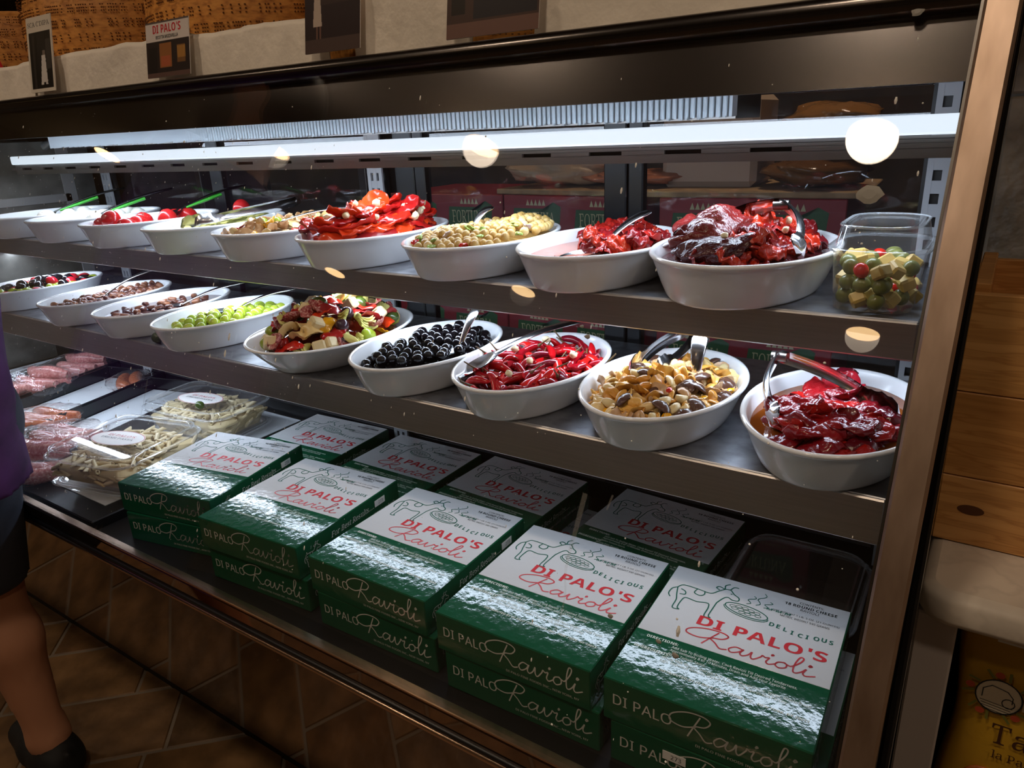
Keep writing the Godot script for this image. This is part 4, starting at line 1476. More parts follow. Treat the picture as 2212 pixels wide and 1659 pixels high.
	for lev in 2:
		for q in scatter(LX[7], lz, 0.112, 0.07, 0.0118, 150):
			var p := Vector3(q[0], y + 0.031 + 0.014 * (1.0 - q[2] * q[2]) + lev * 0.010 * (1.0 - 0.7 * q[2]), q[1])
			var k := rng.randf()
			var g := "marinated mushrooms, "
			if k < 0.065:
				var t := thing("brown_mushroom", "dark brown mushroom cap in the dish of mushrooms", "mushroom", p, 0.0, g + "brown caps")
				t.basis = lying(0.7)
				part("cap", pick(caps), M.mush_brown, t)
				part("stem", pick(stems), M.mush_grey, t)
			elif k < 0.38:
				var t := thing("tan_mushroom", "small tan mushroom with stem in the dish of mushrooms", "mushroom", p, 0.0, g + "tan caps")
				t.basis = lying(1.4).scaled_local(Vector3.ONE * 0.7)
				part("cap", pick(caps), pick(M.mush_tan), t)
				part("stem", pick(stems), M.mush_tan[0], t)
			elif k < 0.68:
				food("mushroom_slice", pick(slices), pick(M.mush_tan), p, lying(0.9), "curled mushroom slice in the dish of mushrooms", "mushroom", g + "slices")
			elif k < 0.93:
				food("mushroom_button", pick(seeds), M.mush_pale if rng.randf() < 0.4 else pick(M.mush_tan), p, lying(0.7), "small pale mushroom piece in the dish of mushrooms", "mushroom", g + "small pieces")
			else:
				food("pepper_bit", pick(chunks), M.pepper_yellow if rng.randf() < 0.6 else M.pepper_red[0], p, lying(0.8), "bright pepper bit in the dish of mushrooms", "pepper", g + "pepper bits", 0.7)
	# dark red peppers in oil
	bed(LX[8], lz, y, LA, LB, 0.030, 0.0, M.oil_amber, "amber_oil", "amber oil around the dark red marinated peppers", "oil")
	for lev in 3:
		for q in scatter(LX[8] + 0.002, lz + 0.024 - lev * 0.006, 0.08 - lev * 0.012, 0.050 - lev * 0.006, 0.0205, 44):
			var kp := keep_in(q[0], q[1], LX[8], lz, LA, LB, 0.044, 0.044)
			food("marinated_pepper", pick(soft), pick(M.wine), Vector3(kp.x, y + 0.033 + lev * 0.0065, kp.y), lying(0.3), "dark red wrinkled pepper in the dish with amber oil", "pepper", "dark red peppers in oil", 0.9 + 0.25 * rng.randf())
	food("marinated_pepper", soft[1], M.wine[2], Vector3(LX[8] - 0.012, y + 0.044, lz - 0.085), lying(0.3), "dark red wrinkled pepper in the dish with amber oil", "pepper", "dark red peppers in oil", 0.95)

	# ---- upper shelf
	y = SH1_Y
	var TX := [-1.815, -1.62, -1.41, -1.203, -1.005, -0.808, -0.602, -0.4215, -0.241]
	var tz := -0.8255
	labels = ["white oval dish at the far end of the upper shelf", "white oval dish with white cheese and a green-gripped spoon", "white oval dish of cut red tomatoes", "white oval dish with scalloped tongs lying in it", "white oval dish of mushroom and pepper salad", "white oval dish heaped with roasted red peppers", "white oval dish of chickpea salad", "white oval dish with sun-dried tomatoes pushed to one end of pink oil", "large white oval dish heaped with dark dried tomatoes"]
	for i in 9:
		if i == 8:
			dish(TX[i], tz, y, 0.146, 0.0985, 0.049, labels[i])
		else:
			dish(TX[i], tz, y, TA, TB, TH, labels[i])
	for i in 2:
		bed(TX[i], tz, y, TA, TB, 0.02, 0.002, M.brine, "cheese_brine", ["thin brine in the far end dish", "thin brine around the white cheese"][i], "brine")
		for q in scatter(TX[i] + 0.01, tz - 0.02, 0.07, 0.045, 0.036, 5):
			food("mozzarella_ball", blob_of(Vector3(0.019, 0.016, 0.018), 0.05, 140 + i), M.mozzarella, Vector3(q[0], y + 0.034, q[1]), any_turn(), ["white cheese ball in the far end dish", "white cheese ball in the dish beside the tomatoes"][i], "cheese", ["cheese balls, far dish", "cheese balls, second dish"][i])
		spoon(["serving spoon with green grip in the far end dish", "serving spoon with green grip in the cheese dish"][i], Vector3(TX[i] - 0.01, y + 0.035, tz + 0.03), Vector3(TX[i] + 0.005, y + 0.045, tz - 0.01), Vector3(TX[i] + 0.055, y + 0.085, tz - 0.15), 0.018, "", M.black_gloss, M.plastic_green)
	# tomatoes
	bed(TX[2], tz, y, TA, TB, 0.026, 0.004, M.oil_pink, "tomato_juice", "pale juice under the cut red tomatoes", "juice")
	for q in [[-0.045, 0.075, 0.0], [-0.022, 0.07, 0.012], [0.03, 0.068, 0.0], [0.0, 0.03, 0.0], [0.02, -0.02, 0.004], [-0.03, 0.0, 0.0], [0.01, -0.07, 0.004], [-0.02, -0.06, 0.0]]:
		food("tomato_half", blob_of(Vector3(0.021, 0.017, 0.019), 0.06, 150), M.tomato, Vector3(TX[2] + q[0], y + 0.034 + q[2], tz + q[1]), any_turn(), "shiny red tomato half in the upper dish of tomatoes", "tomato", "cut tomatoes in the dish")
	food("tomato_half", blob_of(Vector3(0.021, 0.017, 0.019), 0.06, 151), M.tomato, Vector3(-1.268, y + 0.052, -0.93), any_turn(), "single red tomato half resting high in the dish with tongs", "tomato", "")
	spoon("serving spoon with green grip in the tomato dish", Vector3(TX[2] + 0.0, y + 0.045, tz - 0.02), Vector3(TX[2] + 0.012, y + 0.055, tz - 0.06), Vector3(TX[2] + 0.05, y + 0.09, tz - 0.19), 0.018, "", M.black_gloss, M.plastic_green)
	# low filling with tongs
	bed(TX[3], tz, y, TA, TB, 0.018, 0.006, M.brine, "brine", "brine in the dish where scalloped tongs lie", "brine")
	for q in scatter(TX[3], tz, 0.1, 0.06, 0.02, 50):
		food("artichoke_piece", pick(chunks), M.artichoke, Vector3(q[0], y + 0.028 + 0.004 * rng.randf(), q[1]), lying(0.6), "pale yellow artichoke piece in the dish with tongs", "artichoke", "artichoke pieces in the dish", 1.1)
	# mushroom and pepper salad
	bed(TX[4], tz, y, TA, TB, 0.030, 0.010, M.mush_grey, "salad_dressing", "dressing under the mushroom and pepper salad", "dressing")
	for q in scatter(TX[4], tz, 0.115, 0.07, 0.0155, 110):
		var p := Vector3(q[0], y + 0.037 + 0.013 * (1.0 - q[2] * q[2]) + 0.004 * rng.randf(), q[1])
		var k := rng.randf()
		if k < 0.6:
			food("salad_mushroom", pick(slices), M.mush_tan[3] if rng.randf() < 0.7 else M.mush_tan[2], p, lying(0.8), "grey-brown mushroom slice in the upper mushroom salad", "mushroom", "upper salad mushrooms", 1.15)
		elif k < 0.8:
			food("salad_pepper", pick(chunks), pick(M.pepper_red), p, lying(0.7), "red pepper piece in the upper mushroom salad", "pepper", "upper salad red peppers", 1.2)
		elif k < 0.9:
			food("salad_yellow_pepper", pick(chunks), M.pepper_yellow, p, lying(0.7), "yellow pepper piece in the upper mushroom salad", "pepper", "upper salad yellow peppers", 1.3)
		else:
			food("salad_olive", pick(olive), M.olive_green, p, any_turn(), "green olive in the upper mushroom salad", "olive", "upper salad olives", 0.9)
	food("salad_yellow_pepper", chunks[1], M.pepper_yellow, Vector3(TX[4] + 0.015, y + 0.052, tz + 0.055), lying(0.4), "yellow pepper piece in the upper mushroom salad", "pepper", "upper salad yellow peppers", 1.6)
	# roasted red peppers
	bed(TX[5], tz, y, TA, TB, 0.034, 0.028, M.pepper_red[3], "pepper_juice", "red juice under the heaped roasted peppers", "juice")
	for lev in 3:
		for q in scatter(TX[5] - 0.003, tz, 0.1 - lev * 0.014, 0.056 - lev * 0.010, 0.026, 34):
			var kp := keep_in(q[0], q[1], TX[5], tz, TA, TB, 0.034, 0.056)
			food("roasted_pepper", pick(strips), M.pepper_red[rng.randi() % 3], Vector3(kp.x, y + 0.047 + 0.021 * (1.0 - q[2] * q[2]) + lev * 0.005, kp.y), Basis.from_euler(Vector3((rng.randf() - 0.5) * 0.7, PI / 2 + (rng.randf() - 0.5) * 1.6, (rng.randf() - 0.5) * 0.3)), "glossy roasted red pepper piece in the heaped pepper dish", "pepper", "roasted red peppers in the dish", 0.85 + 0.3 * rng.randf())
	for q in scatter(TX[5], tz, 0.1, 0.06, 0.026, 16):
		food("garlic_piece", pick(cloves), M.garlic, Vector3(q[0], y + 0.060 + 0.024 * (1.0 - q[2] * q[2]), q[1]), any_turn(), "chopped garlic piece on the roasted red peppers", "garlic", "garlic on the roasted peppers", 1.2)
	# chickpeas
	bed(TX[6], tz, y, TA, TB, 0.034, 0.012, M.chickpea[1], "chickpea_filling", "packed chickpea salad filling the dish", "salad")
	for q in scatter(TX[6], tz, 0.122, 0.078, 0.0098, 290, 9000):
		var dip: float = 0.012 * exp(-pow((q[0] - TX[6] + 0.02) / 0.03, 2.0) - pow((q[1] - tz + 0.01) / 0.03, 2.0))
		var p := Vector3(q[0], y + 0.0405 + 0.016 * (1.0 - q[2] * q[2]) - dip + 0.004 * rng.randf() + 0.008 * smoothstep(0.02, 0.06, q[0] - TX[6] - (q[1] - tz) * 0.5), q[1])
		var k := rng.randf()
		if k < 0.9:
			food("chickpea", pick(peas), pick(M.chickpea), p, any_turn(), "chickpea in the dish of chickpea salad", "chickpea", "chickpeas in the dish", 1.08)
		elif k < 0.95:
			food("celery_bit", pick(chunks), M.celery, p + Vector3(0, 0.003, 0), lying(0.8), "green celery bit in the chickpea salad", "celery", "celery in the chickpea salad", 0.6)
		else:
			food("onion_bit", pick(chunks), M.onion if rng.randf() < 0.6 else M.pepper_red[0], p + Vector3(0, 0.003, 0), lying(0.8), "small onion or tomato bit in the chickpea salad", "onion", "onion in the chickpea salad", 0.6)
	# sun-dried tomatoes in oil
	bed(TX[7], tz, y, TA, TB, 0.030, 0.0, M.oil_pink, "pink_oil", "pink oil pooled beside the sun-dried tomatoes", "oil")
	for lev in 2:
		for q in scatter(TX[7] + 0.018, tz - 0.055, 0.066, 0.06, 0.021, 40):
			var kp := keep_in(q[0], q[1], TX[7], tz, TA, TB, 0.04, 0.04)
			food("sun_dried_tomato", pick(dried), M.dried[rng.randi() % 3], Vector3(kp.x, y + 0.034 + lev * 0.011, kp.y), lying(0.6), "wrinkled red sun-dried tomato in the dish of pink oil", "tomato", "sun-dried tomatoes in pink oil", 0.8 + 0.35 * rng.randf())
	for q in [[-0.03, 0.075], [0.005, 0.07], [0.03, 0.02]]:
		food("sun_dried_tomato", dried[0], M.dried[1], Vector3(TX[7] + q[0], y + 0.031, tz + q[1]), lying(0.3), "wrinkled red sun-dried tomato in the dish of pink oil", "tomato", "sun-dried tomatoes in pink oil", 0.35)
	# dark dried tomatoes
	bed(TX[8], tz, y, 0.146, 0.0985, 0.034, 0.022, M.dried_dark[1], "tomato_oil", "dark oil under the heaped dried tomatoes", "oil")
	for lev in 3:
		for q in scatter(TX[8] + 0.004, tz, 0.108 - lev * 0.016, 0.066 - lev * 0.014, 0.024, 44):
			var kp := keep_in(q[0], q[1], TX[8], tz, 0.146, 0.0985, 0.044, 0.044)
			food("dried_tomato", pick(dried), pick(M.dried), Vector3(kp.x, y + 0.042 + 0.012 * (1.0 - q[2] * q[2]) + lev * 0.0065, kp.y), lying(0.6), "wrinkled dried tomato in the large heaped dish", "tomato", "dried tomatoes in the large dish", 0.9 + 0.35 * rng.randf())
	for q in [[-0.035, 0.062, 0.062, 0.3], [-0.022, 0.02, 0.073, 1.2], [-0.05, 0.02, 0.058, 2.0], [-0.008, 0.085, 0.052, 0.1]]:
		food("large_dried_tomato", pick(big_dried), pick(M.dried_dark), Vector3(TX[8] + q[0], y + q[2], tz + q[1]), Basis.from_euler(Vector3(0.3, q[3], 0.2)), "large dark wrinkled dried tomato heaped above the rim", "tomato", "large dried tomatoes on top")
	for q in scatter(TX[8], tz, 0.1, 0.06, 0.04, 8):
		food("garlic_chip", pick(cloves), M.garlic, Vector3(q[0], y + 0.066 + 0.014 * (1.0 - q[2] * q[2]), q[1]), any_turn(), "small garlic chip on the dark dried tomatoes", "garlic", "garlic on the dried tomatoes", 0.75)

	# ---- utensils
	spoon("steel spoon standing behind the roasted red peppers", Vector3(-0.905, 1.115, -0.82), Vector3(-0.886, 1.13, -0.855), Vector3(-0.835, 1.132, -0.97), 0.017)
	spoon("steel spoon with dark handle stuck in the chickpea salad", Vector3(-0.65, 1.112, -0.80), Vector3(-0.628, 1.117, -0.84), Vector3(-0.622, 1.142, -0.872), 0.017, "", M.chrome)
	spoon("steel spoon leaning in the dish of pink oil", Vector3(-0.445, 1.098, -0.765), Vector3(-0.412, 1.104, -0.815), Vector3(-0.379, 1.142, -0.87), 0.018)
	spoon("steel spoon lying in the upper mushroom salad", Vector3(-1.01, 1.118, -0.77), Vector3(-0.975, 1.124, -0.80), Vector3(-0.915, 1.132, -0.93), 0.019)
	spoon("steel spoon resting in the dish of brown beans", Vector3(-1.565, 0.953, -0.725), Vector3(-1.53, 0.958, -0.765), Vector3(-1.49, 0.998, -0.85), 0.017, "", M.dark_steel)
	spoon("steel spoon lying in the beans in liquid", Vector3(-1.345, 0.953, -0.74), Vector3(-1.29, 0.957, -0.785), Vector3(-1.235, 0.984, -0.885), 0.017)
	spoon("steel spoon lying in the bright green olives", Vector3(-1.195, 0.957, -0.75), Vector3(-1.142, 0.96, -0.803), Vector3(-1.085, 0.984, -0.885), 0.017)
	spoon("steel spoon stuck in the shiny black olives", Vector3(-0.648, 0.958, -0.735), Vector3(-0.615, 0.96, -0.777), Vector3(-0.609, 1.008, -0.805), 0.023)
	spoon("steel spoon bowl-up over the red chili peppers", Vector3(-0.562, 0.952, -0.69), Vector3(-0.515, 0.981, -0.722), Vector3(-0.485, 0.987, -0.885), 0.026)
	spoon("upright spoon handle stuck in the marinated mushrooms", Vector3(-0.277, 0.945, -0.765), Vector3(-0.277, 0.962, -0.784), Vector3(-0.281, 1.012, -0.803), 0.012)
	tongs("steel tongs dipped in the marinated mushrooms", Vector3(-0.326, 0.99, -0.90), Vector3(-0.352, 0.966, -0.765), Vector3(-0.322, 0.966, -0.77))
	tongs("steel tongs spread over the dark red marinated peppers", Vector3(-0.19, 0.998, -0.80), Vector3(-0.164, 0.955, -0.705), Vector3(-0.064, 0.962, -0.765))
	tongs("dark tongs arched over the heaped dried tomatoes", Vector3(-0.208, 1.158, -0.83), Vector3(-0.288, 1.128, -0.815), Vector3(-0.174, 1.115, -0.77))
	tongs("scalloped steel tongs lying in the upper dish", Vector3(-1.17, 1.13, -0.985), Vector3(-1.262, 1.101, -0.79), Vector3(-1.235, 1.103, -0.80))
	food("stray_olive", olive[0], M.olive_dark, Vector3(-1.207, SH2_Y + 0.0095, -0.672), Basis(), "single dark olive lying on the lower shelf edge", "olive", "", 1.05)

func blob_of(r: Vector3, amp: float, s: int) -> Mesh:
	var b := MB.new()
	b.blob(Vector3.ZERO, r, nz(s, 0.01), amp, 16, 11)
	return b.mesh()

var choke: Array = []
func artichoke(p: Vector3, label: String, group: String) -> void:
	if choke.is_empty():
		for i in 3:
			var b := MB.new()
			b.blob(Vector3(0, 0, 0.0), Vector3(0.013, 0.0022, 0.006), nz(200 + i, 0.01), 0.2, 12, 7, 0.5 - 0.1 * i)
			choke.append(b.mesh())
	var t := thing("artichoke_wedge", label, "artichoke", p, 0.0, group)
	t.basis = lying(0.7)
	for i in 5:
		part("petal", choke[i % 3], M.artichoke, t, Transform3D(Basis.from_euler(Vector3((i - 2) * 0.35, (i - 2) * 0.12, 0)), Vector3(0, (i - 2) * 0.0024, (i - 2) * 0.0018)))

# ---------------------------------------------------------------- tubs, trays, meat
func round_ring(w: float, d: float, r: float, y: float, per := 5) -> Array:
	var out := []
	for q in [[1, 1], [-1, 1], [-1, -1], [1, -1]]:
		var a0 := atan2(q[1], q[0]) - PI / 4
		for k in per + 1:
			var a: float = a0 + (PI / 2) * k / per
			out.append(Vector3(q[0] * (w / 2 - r) + cos(a) * r, y, -(q[1] * (d / 2 - r) + sin(a) * r)))
	return out

func clear_tub(called: String, label: String, at: Vector3, turn: float, w: float, d: float, h: float, group := "", tall_lid := 0.012, body: Material = null) -> Node3D:
	var t := thing(called, label, "food container", at, turn, group)
	var b := MB.new()
	b.rows([round_ring(w * 0.84, d * 0.82, 0.02, 0.001), round_ring(w * 0.88, d * 0.86, 0.026, 0.006), round_ring(w * 0.97, d * 0.97, 0.032, h * 0.85), round_ring(w, d, 0.034, h * 0.86)], true, false, true, false)
	part("tub", b.mesh(), body if body else M.clear, t)
	b = MB.new()
	b.rows([round_ring(w, d, 0.034, h * 0.86), round_ring(w + 0.008, d + 0.008, 0.037, h * 0.87), round_ring(w + 0.008, d + 0.008, 0.037, h * 0.91), round_ring(w - 0.004, d - 0.004, 0.033, h * 0.915)], true)
	part("rim", b.mesh(), M.clear_edge, t)
	b = MB.new()
	b.rows([round_ring(w - 0.004, d - 0.004, 0.033, h * 0.915), round_ring(w - 0.012, d - 0.012, 0.03, h * 0.915 + tall_lid), round_ring(w - 0.022, d - 0.022, 0.026, h * 0.915 + tall_lid + 0.001), round_ring(w - 0.028, d - 0.028, 0.024, h * 0.915 + tall_lid - 0.002)], true, false, false, true)
	part("lid", b.mesh(), M.clear, t)
	b = MB.new()
	var ra := round_ring(w - 0.0115, d - 0.0115, 0.03, h * 0.915 + tall_lid)
	ra.append(ra[0])
	var rad := []
	for k in ra.size():
		rad.append(0.0011)
	b.tube(ra, rad, 6)
	part("lid_ridge", b.mesh(), M.clear_edge, t)
	return t

func oval_label(t: Node3D, y: float, rx: float, rz: float, turn: float) -> void:
	var bas := Basis(Vector3.UP, turn) * Basis(Vector3(1, 0, 0), Vector3(0, 0, -1), Vector3(0, 1, 0))
	var b := MB.new()
	b.disc(Vector2.ZERO, rx, rz, 0.0, 32)
	var l := part("oval_label", b.mesh(), M.label_paper, t, Transform3D(bas, Vector3(0.0, y, 0.012)))
	b = MB.new()
	var ring := []
	for j in 33:
		ring.append(Vector2(cos(TAU * j / 32) * (rx - 0.0015), sin(TAU * j / 32) * (rz - 0.0015)))
	b.ribbon(ring, 0.001, 0.0003)
	b.text("DI PALO'S", serif, 0.008, Vector2(0, 0.006), 0.0004, true, -rx * 1.1)
	part("label_border", b.mesh(), M.ink_red, l)
	b = MB.new()
	b.text("FRESH PASTA", serif, 0.0062, Vector2(0, -0.005), 0.0004, true, -rx * 1.3)
	part("label_print", b.mesh(), M.ink_dark, l)

func build_deck_goods() -> void:
	# white liner paper on the deck
	var b := MB.new()
	b.box(Vector3(-1.86, DECK_Y + 0.001, -0.79), Vector3(1.12, 0.0015, 0.46))
	single("liner_paper", b.mesh(), M.liner, "white liner paper under the meat trays and pasta tubs", "paper")
	b = MB.new()
	b.box(Vector3(-0.86, DECK_Y - 0.0583, -0.9), Vector3(0.78, 0.0012, 0.22))
	single("liner_paper", b.mesh(), M.liner, "white liner paper under the back row of ravioli boxes", "paper")
	# pasta tubs
	var penne := []
	for i in 3:
		b = MB.new()
		var ln := 0.012 + 0.002 * i
		var rr := []
		for q in [[-ln, 0.0038], [-ln, 0.0025]]:
			pass
		var ring := func(x: float, r: float, sl: float) -> Array:
			var o := []
			for j in 8:
				var a := TAU * j / 8
				o.append(Vector3(x + sin(a) * r * sl, sin(a) * r, -cos(a) * r))
			return o
		rr = [ring.call(-ln, 0.0028, 0.9), ring.call(-ln, 0.0042, 0.9), ring.call(0.0, 0.0045, 0.9), ring.call(ln, 0.0042, 0.9), ring.call(ln, 0.0028, 0.9), ring.call(0.0, 0.0026, 0.9), ring.call(-ln, 0.0028, 0.9)]
		b.rows(rr, true, true)
		penne.append(b.mesh())
	var tubs := [[Vector3(-1.372, DECK_Y + 0.02, -0.655), 0.22, 0.215, 0.205, "in front, beside the sausage trays"], [Vector3(-1.425, DECK_Y + 0.02, -0.872), 0.12, 0.245, 0.165, "behind, with a stray olive on its lid"]]
	for k in 2:
		var q: Array = tubs[k]
		var t := clear_tub("pasta_tub", "clear lidded tub of short pasta " + q[4], q[0], q[1], q[2], q[3], 0.062, "clear tubs of fresh pasta")
		oval_label(t, 0.062 * 0.915 + 0.0125, 0.062, 0.032, 0.0)
		var fill := MB.new()
		fill.rows([round_ring(q[2] * 0.8, q[3] * 0.78, 0.02, 0.003), round_ring(q[2] * 0.9, q[3] * 0.9, 0.026, 0.034), round_ring(q[2] * 0.5, q[3] * 0.5, 0.03, 0.038)], true, false, true, true)
		single("pasta_filling", fill.mesh(), M.pasta[2], "packed pasta filling the clear tub " + q[4], "pasta", t.transform)
		for sp in scatter(0.0, 0.0, q[3] * 0.43, q[2] * 0.43, 0.0125, 150):
			var lp: Vector3 = t.transform * Vector3(sp[0], 0.041 + 0.005 * rng.randf(), sp[1])
			food("pasta_piece", pick(penne), pick(M.pasta), lp, Basis.from_euler(Vector3(rng.randf() - 0.5, rng.randf() * TAU, (rng.randf() - 0.5) * 0.8)), "short pale pasta tube in the clear tub " + q[4], "pasta", "pasta in the tub " + q[4], 0.95)
		for side in 26:
			var fx: float = (rng.randf() - 0.5) * q[2] * 0.8
			var lp2: Vector3 = t.transform * (Vector3(fx, 0.012 + 0.025 * rng.randf(), q[3] * 0.432) if side % 2 == 0 else Vector3(q[2] * 0.432, 0.012 + 0.025 * rng.randf(), fx * q[3] / q[2]))
			food("pasta_piece", pick(penne), pick(M.pasta), lp2, Basis.from_euler(Vector3(0, q[1] + (0.0 if side % 2 == 0 else PI / 2), (rng.randf() - 0.5) * 1.6)), "short pale pasta tube in the clear tub " + q[4], "pasta", "pasta in the tub " + q[4], 0.9)
		var lt := clear_tub("pasta_tub", "shallow empty clear tray under the pasta tub " + q[4], q[0] - Vector3(0, 0.018, 0), q[1], q[2] * 0.98, q[3] * 0.98, 0.022, "shallow clear trays", 0.001)
	food("stray_olive", blob_of(Vector3(0.0105, 0.009, 0.009), 0.03, 7), M.olive_dark, Vector3(-1.365, DECK_Y + 0.02 + 0.0765, -0.82), Basis(), "single dark olive resting on a pasta tub lid", "olive", "")
	# dark lidded container by the post
	var dk := clear_tub("dark_container", "dark lidded container in the shade behind the corner ravioli box", Vector3(-0.165, DECK_Y - 0.0585, -0.885), 0.02, 0.16, 0.19, 0.105, "", 0.008, M.black_gloss)
	b = MB.new()
	b.rows([round_ring(0.12, 0.135, 0.02, 0.003), round_ring(0.138, 0.158, 0.03, 0.055)], true, false, true, true)
	part("contents", b.mesh(), M.oil_black, dk)
	# black meat trays with wrapped sausages
	for k in 3:
		var tx: float = [-2.12, -1.895, -1.68][k]
		var t := thing("meat_tray", "long black meat tray " + ["against the far end, full of pink sausages", "in the middle, with orange and pink sausage packs", "beside the pasta tubs, with pink sausage packs"][k], "tray", Vector3(tx, DECK_Y + 0.003, -0.80), 0.24, "black meat trays")
		b = MB.new()
		b.box(Vector3(0, 0.0015, 0), Vector3(0.2, 0.003, 0.42))
		part("floor", b.mesh(), M.tray, t)
		b = MB.new()
		for s in [-1, 1]:
			b.box(Vector3(s * 0.1, 0.018, 0), Vector3(0.006, 0.036, 0.42), 0.0015)
			b.box(Vector3(0, 0.018, s * 0.208), Vector3(0.2, 0.036, 0.005), 0.0015)
		part("wall", b.mesh(), M.tray, t)
		b = MB.new()
		b.box(Vector3(0, 0.0045, 0), Vector3(0.186, 0.0012, 0.4))
		part("paper_liner", b.mesh(), M.liner, t)
	var packs := [[Vector3(-2.07, 0.665, -0.80), 0.2, 0, 4, 1.1], [Vector3(-2.12, 0.665, -0.93), 0.3, 0, 4, 1.0], [Vector3(-2.05, 0.68, -0.70), 0.4, 0, 3, 0.9], [Vector3(-1.885, 0.655, -0.955), -0.5, 1, 2, 0.9], [Vector3(-1.80, 0.655, -0.69), 0.3, 1, 3, 1.0], [Vector3(-1.615, 0.66, -0.635), 0.25, 0, 3, 1.15], [Vector3(-1.54, 0.645, -0.56), 0.9, 0, 2, 0.85]]
	var desc := ["wrapped pink sausages in the far tray, middle pack", "wrapped pink sausages in the far tray, rear pack", "wrapped pink sausages in the far tray, front pack", "wrapped coiled orange sausage on white paper", "wrapped reddish sausages in the middle tray", "wrapped thick pink sausage in the tray beside the pasta tubs", "wrapped short pink sausage squeezed before the pasta tub"]
	for k in packs.size():
		var q: Array = packs[k]
		var t := thing("sausage_pack", desc[k], "sausages", q[0] - Vector3(0, 0.022, 0), q[1], "wrapped sausage packs")
		t.scale = Vector3.ONE * q[4]
		for s in q[3]:
			b = MB.new()
			var path := []
			var rad := []
			for i in 13:
				var f := i / 12.0
				path.append(Vector3((f - 0.5) * 0.13, 0.021 + (0.016 if s == 3 else 0.0) + 0.003 * sin(f * 7.0 + s), (s % 3 - (mini(q[3], 3) - 1) * 0.5) * 0.034 + 0.014 * sin(f * PI) - 0.006))
				rad.append(0.019 * pow(sin(PI * clampf(0.06 + 0.88 * f, 0, 1)), 0.45))
			b.tube(path, rad, 14)
			part("sausage", b.mesh(), M.meat_orange if q[2] == 1 else M.meat_pink, t)
		b = MB.new()
		b.blob(Vector3(0, 0.024, 0), Vector3(0.082, 0.024 + (0.012 if q[3] > 3 else 0.0), 0.03 + 0.019 * mini(q[3], 3)), nz(400 + k, 0.02), 0.18, 30, 18)
		part("film_wrap", b.mesh(), M.wrap, t)
	# clear tub with antipasto on the upper shelf
	var at := Vector3(-0.1, SH1_Y + 0.0005, -0.80)
	var tub := clear_tub("antipasto_tub", "clear square tub of olives and cheese beside the large tomato dish", at, 0.0, 0.082, 0.13, 0.066, "", 0.02)
	var cube := MB.new()
	cube.box(Vector3.ZERO, Vector3(0.014, 0.012, 0.015), 0.002)
	var cm := cube.mesh()
	var ol := blob_of(Vector3(0.0085, 0.0075, 0.0075), 0.04, 8)
	for lev in 3:
		for sp in scatter(0.0, 0.0, 0.056, 0.033, 0.0165, 20):
			var lp := at + Vector3(sp[0], 0.012 + lev * 0.014, sp[1])
			var kk := rng.randi() % 5
			if kk < 2:
				food("tub_olive", ol, M.tub_olive, lp, any_turn(), "green olive in the clear tub on the upper shelf", "olive", "olives in the clear tub")
			elif kk < 4:
				food("tub_cheese_cube", cm, M.tub_cheese, lp, lying(0.8), "yellow cheese cube in the clear tub on the upper shelf", "cheese", "cheese in the clear tub")
			else:
				food("tub_pepper", ol, M.pepper_red[0], lp, any_turn(), "red pepper bit in the clear tub on the upper shelf", "pepper", "peppers in the clear tub", 0.9)

# ---------------------------------------------------------------- on top of the case
func card(label: String, x0: float, x1: float, y0: float, y1: float, im: Image, z := -0.775) -> void:
	var t := ImageTexture.create_from_image(im)
	var w := x1 - x0
	var h := y1 - y0
	var o := thing("photo_card", label, "photo card", Vector3((x0 + x1) * 0.5, y0, z), 0.0, "photo cards on the case top")
	o.rotation.x = -0.16
	var b := MB.new()
	b.box(Vector3(0, h / 2, 0), Vector3(w, h, 0.0012))
	part("card", b.mesh(), M.label_paper, o)
	var q := QuadMesh.new()
	q.size = Vector2(w, h)
	var m := mat(Color(1, 1, 1), 0.3)
	m.albedo_texture = t
	part("print", q, m, o, Transform3D(Basis(), Vector3(0, h / 2, 0.0009)))

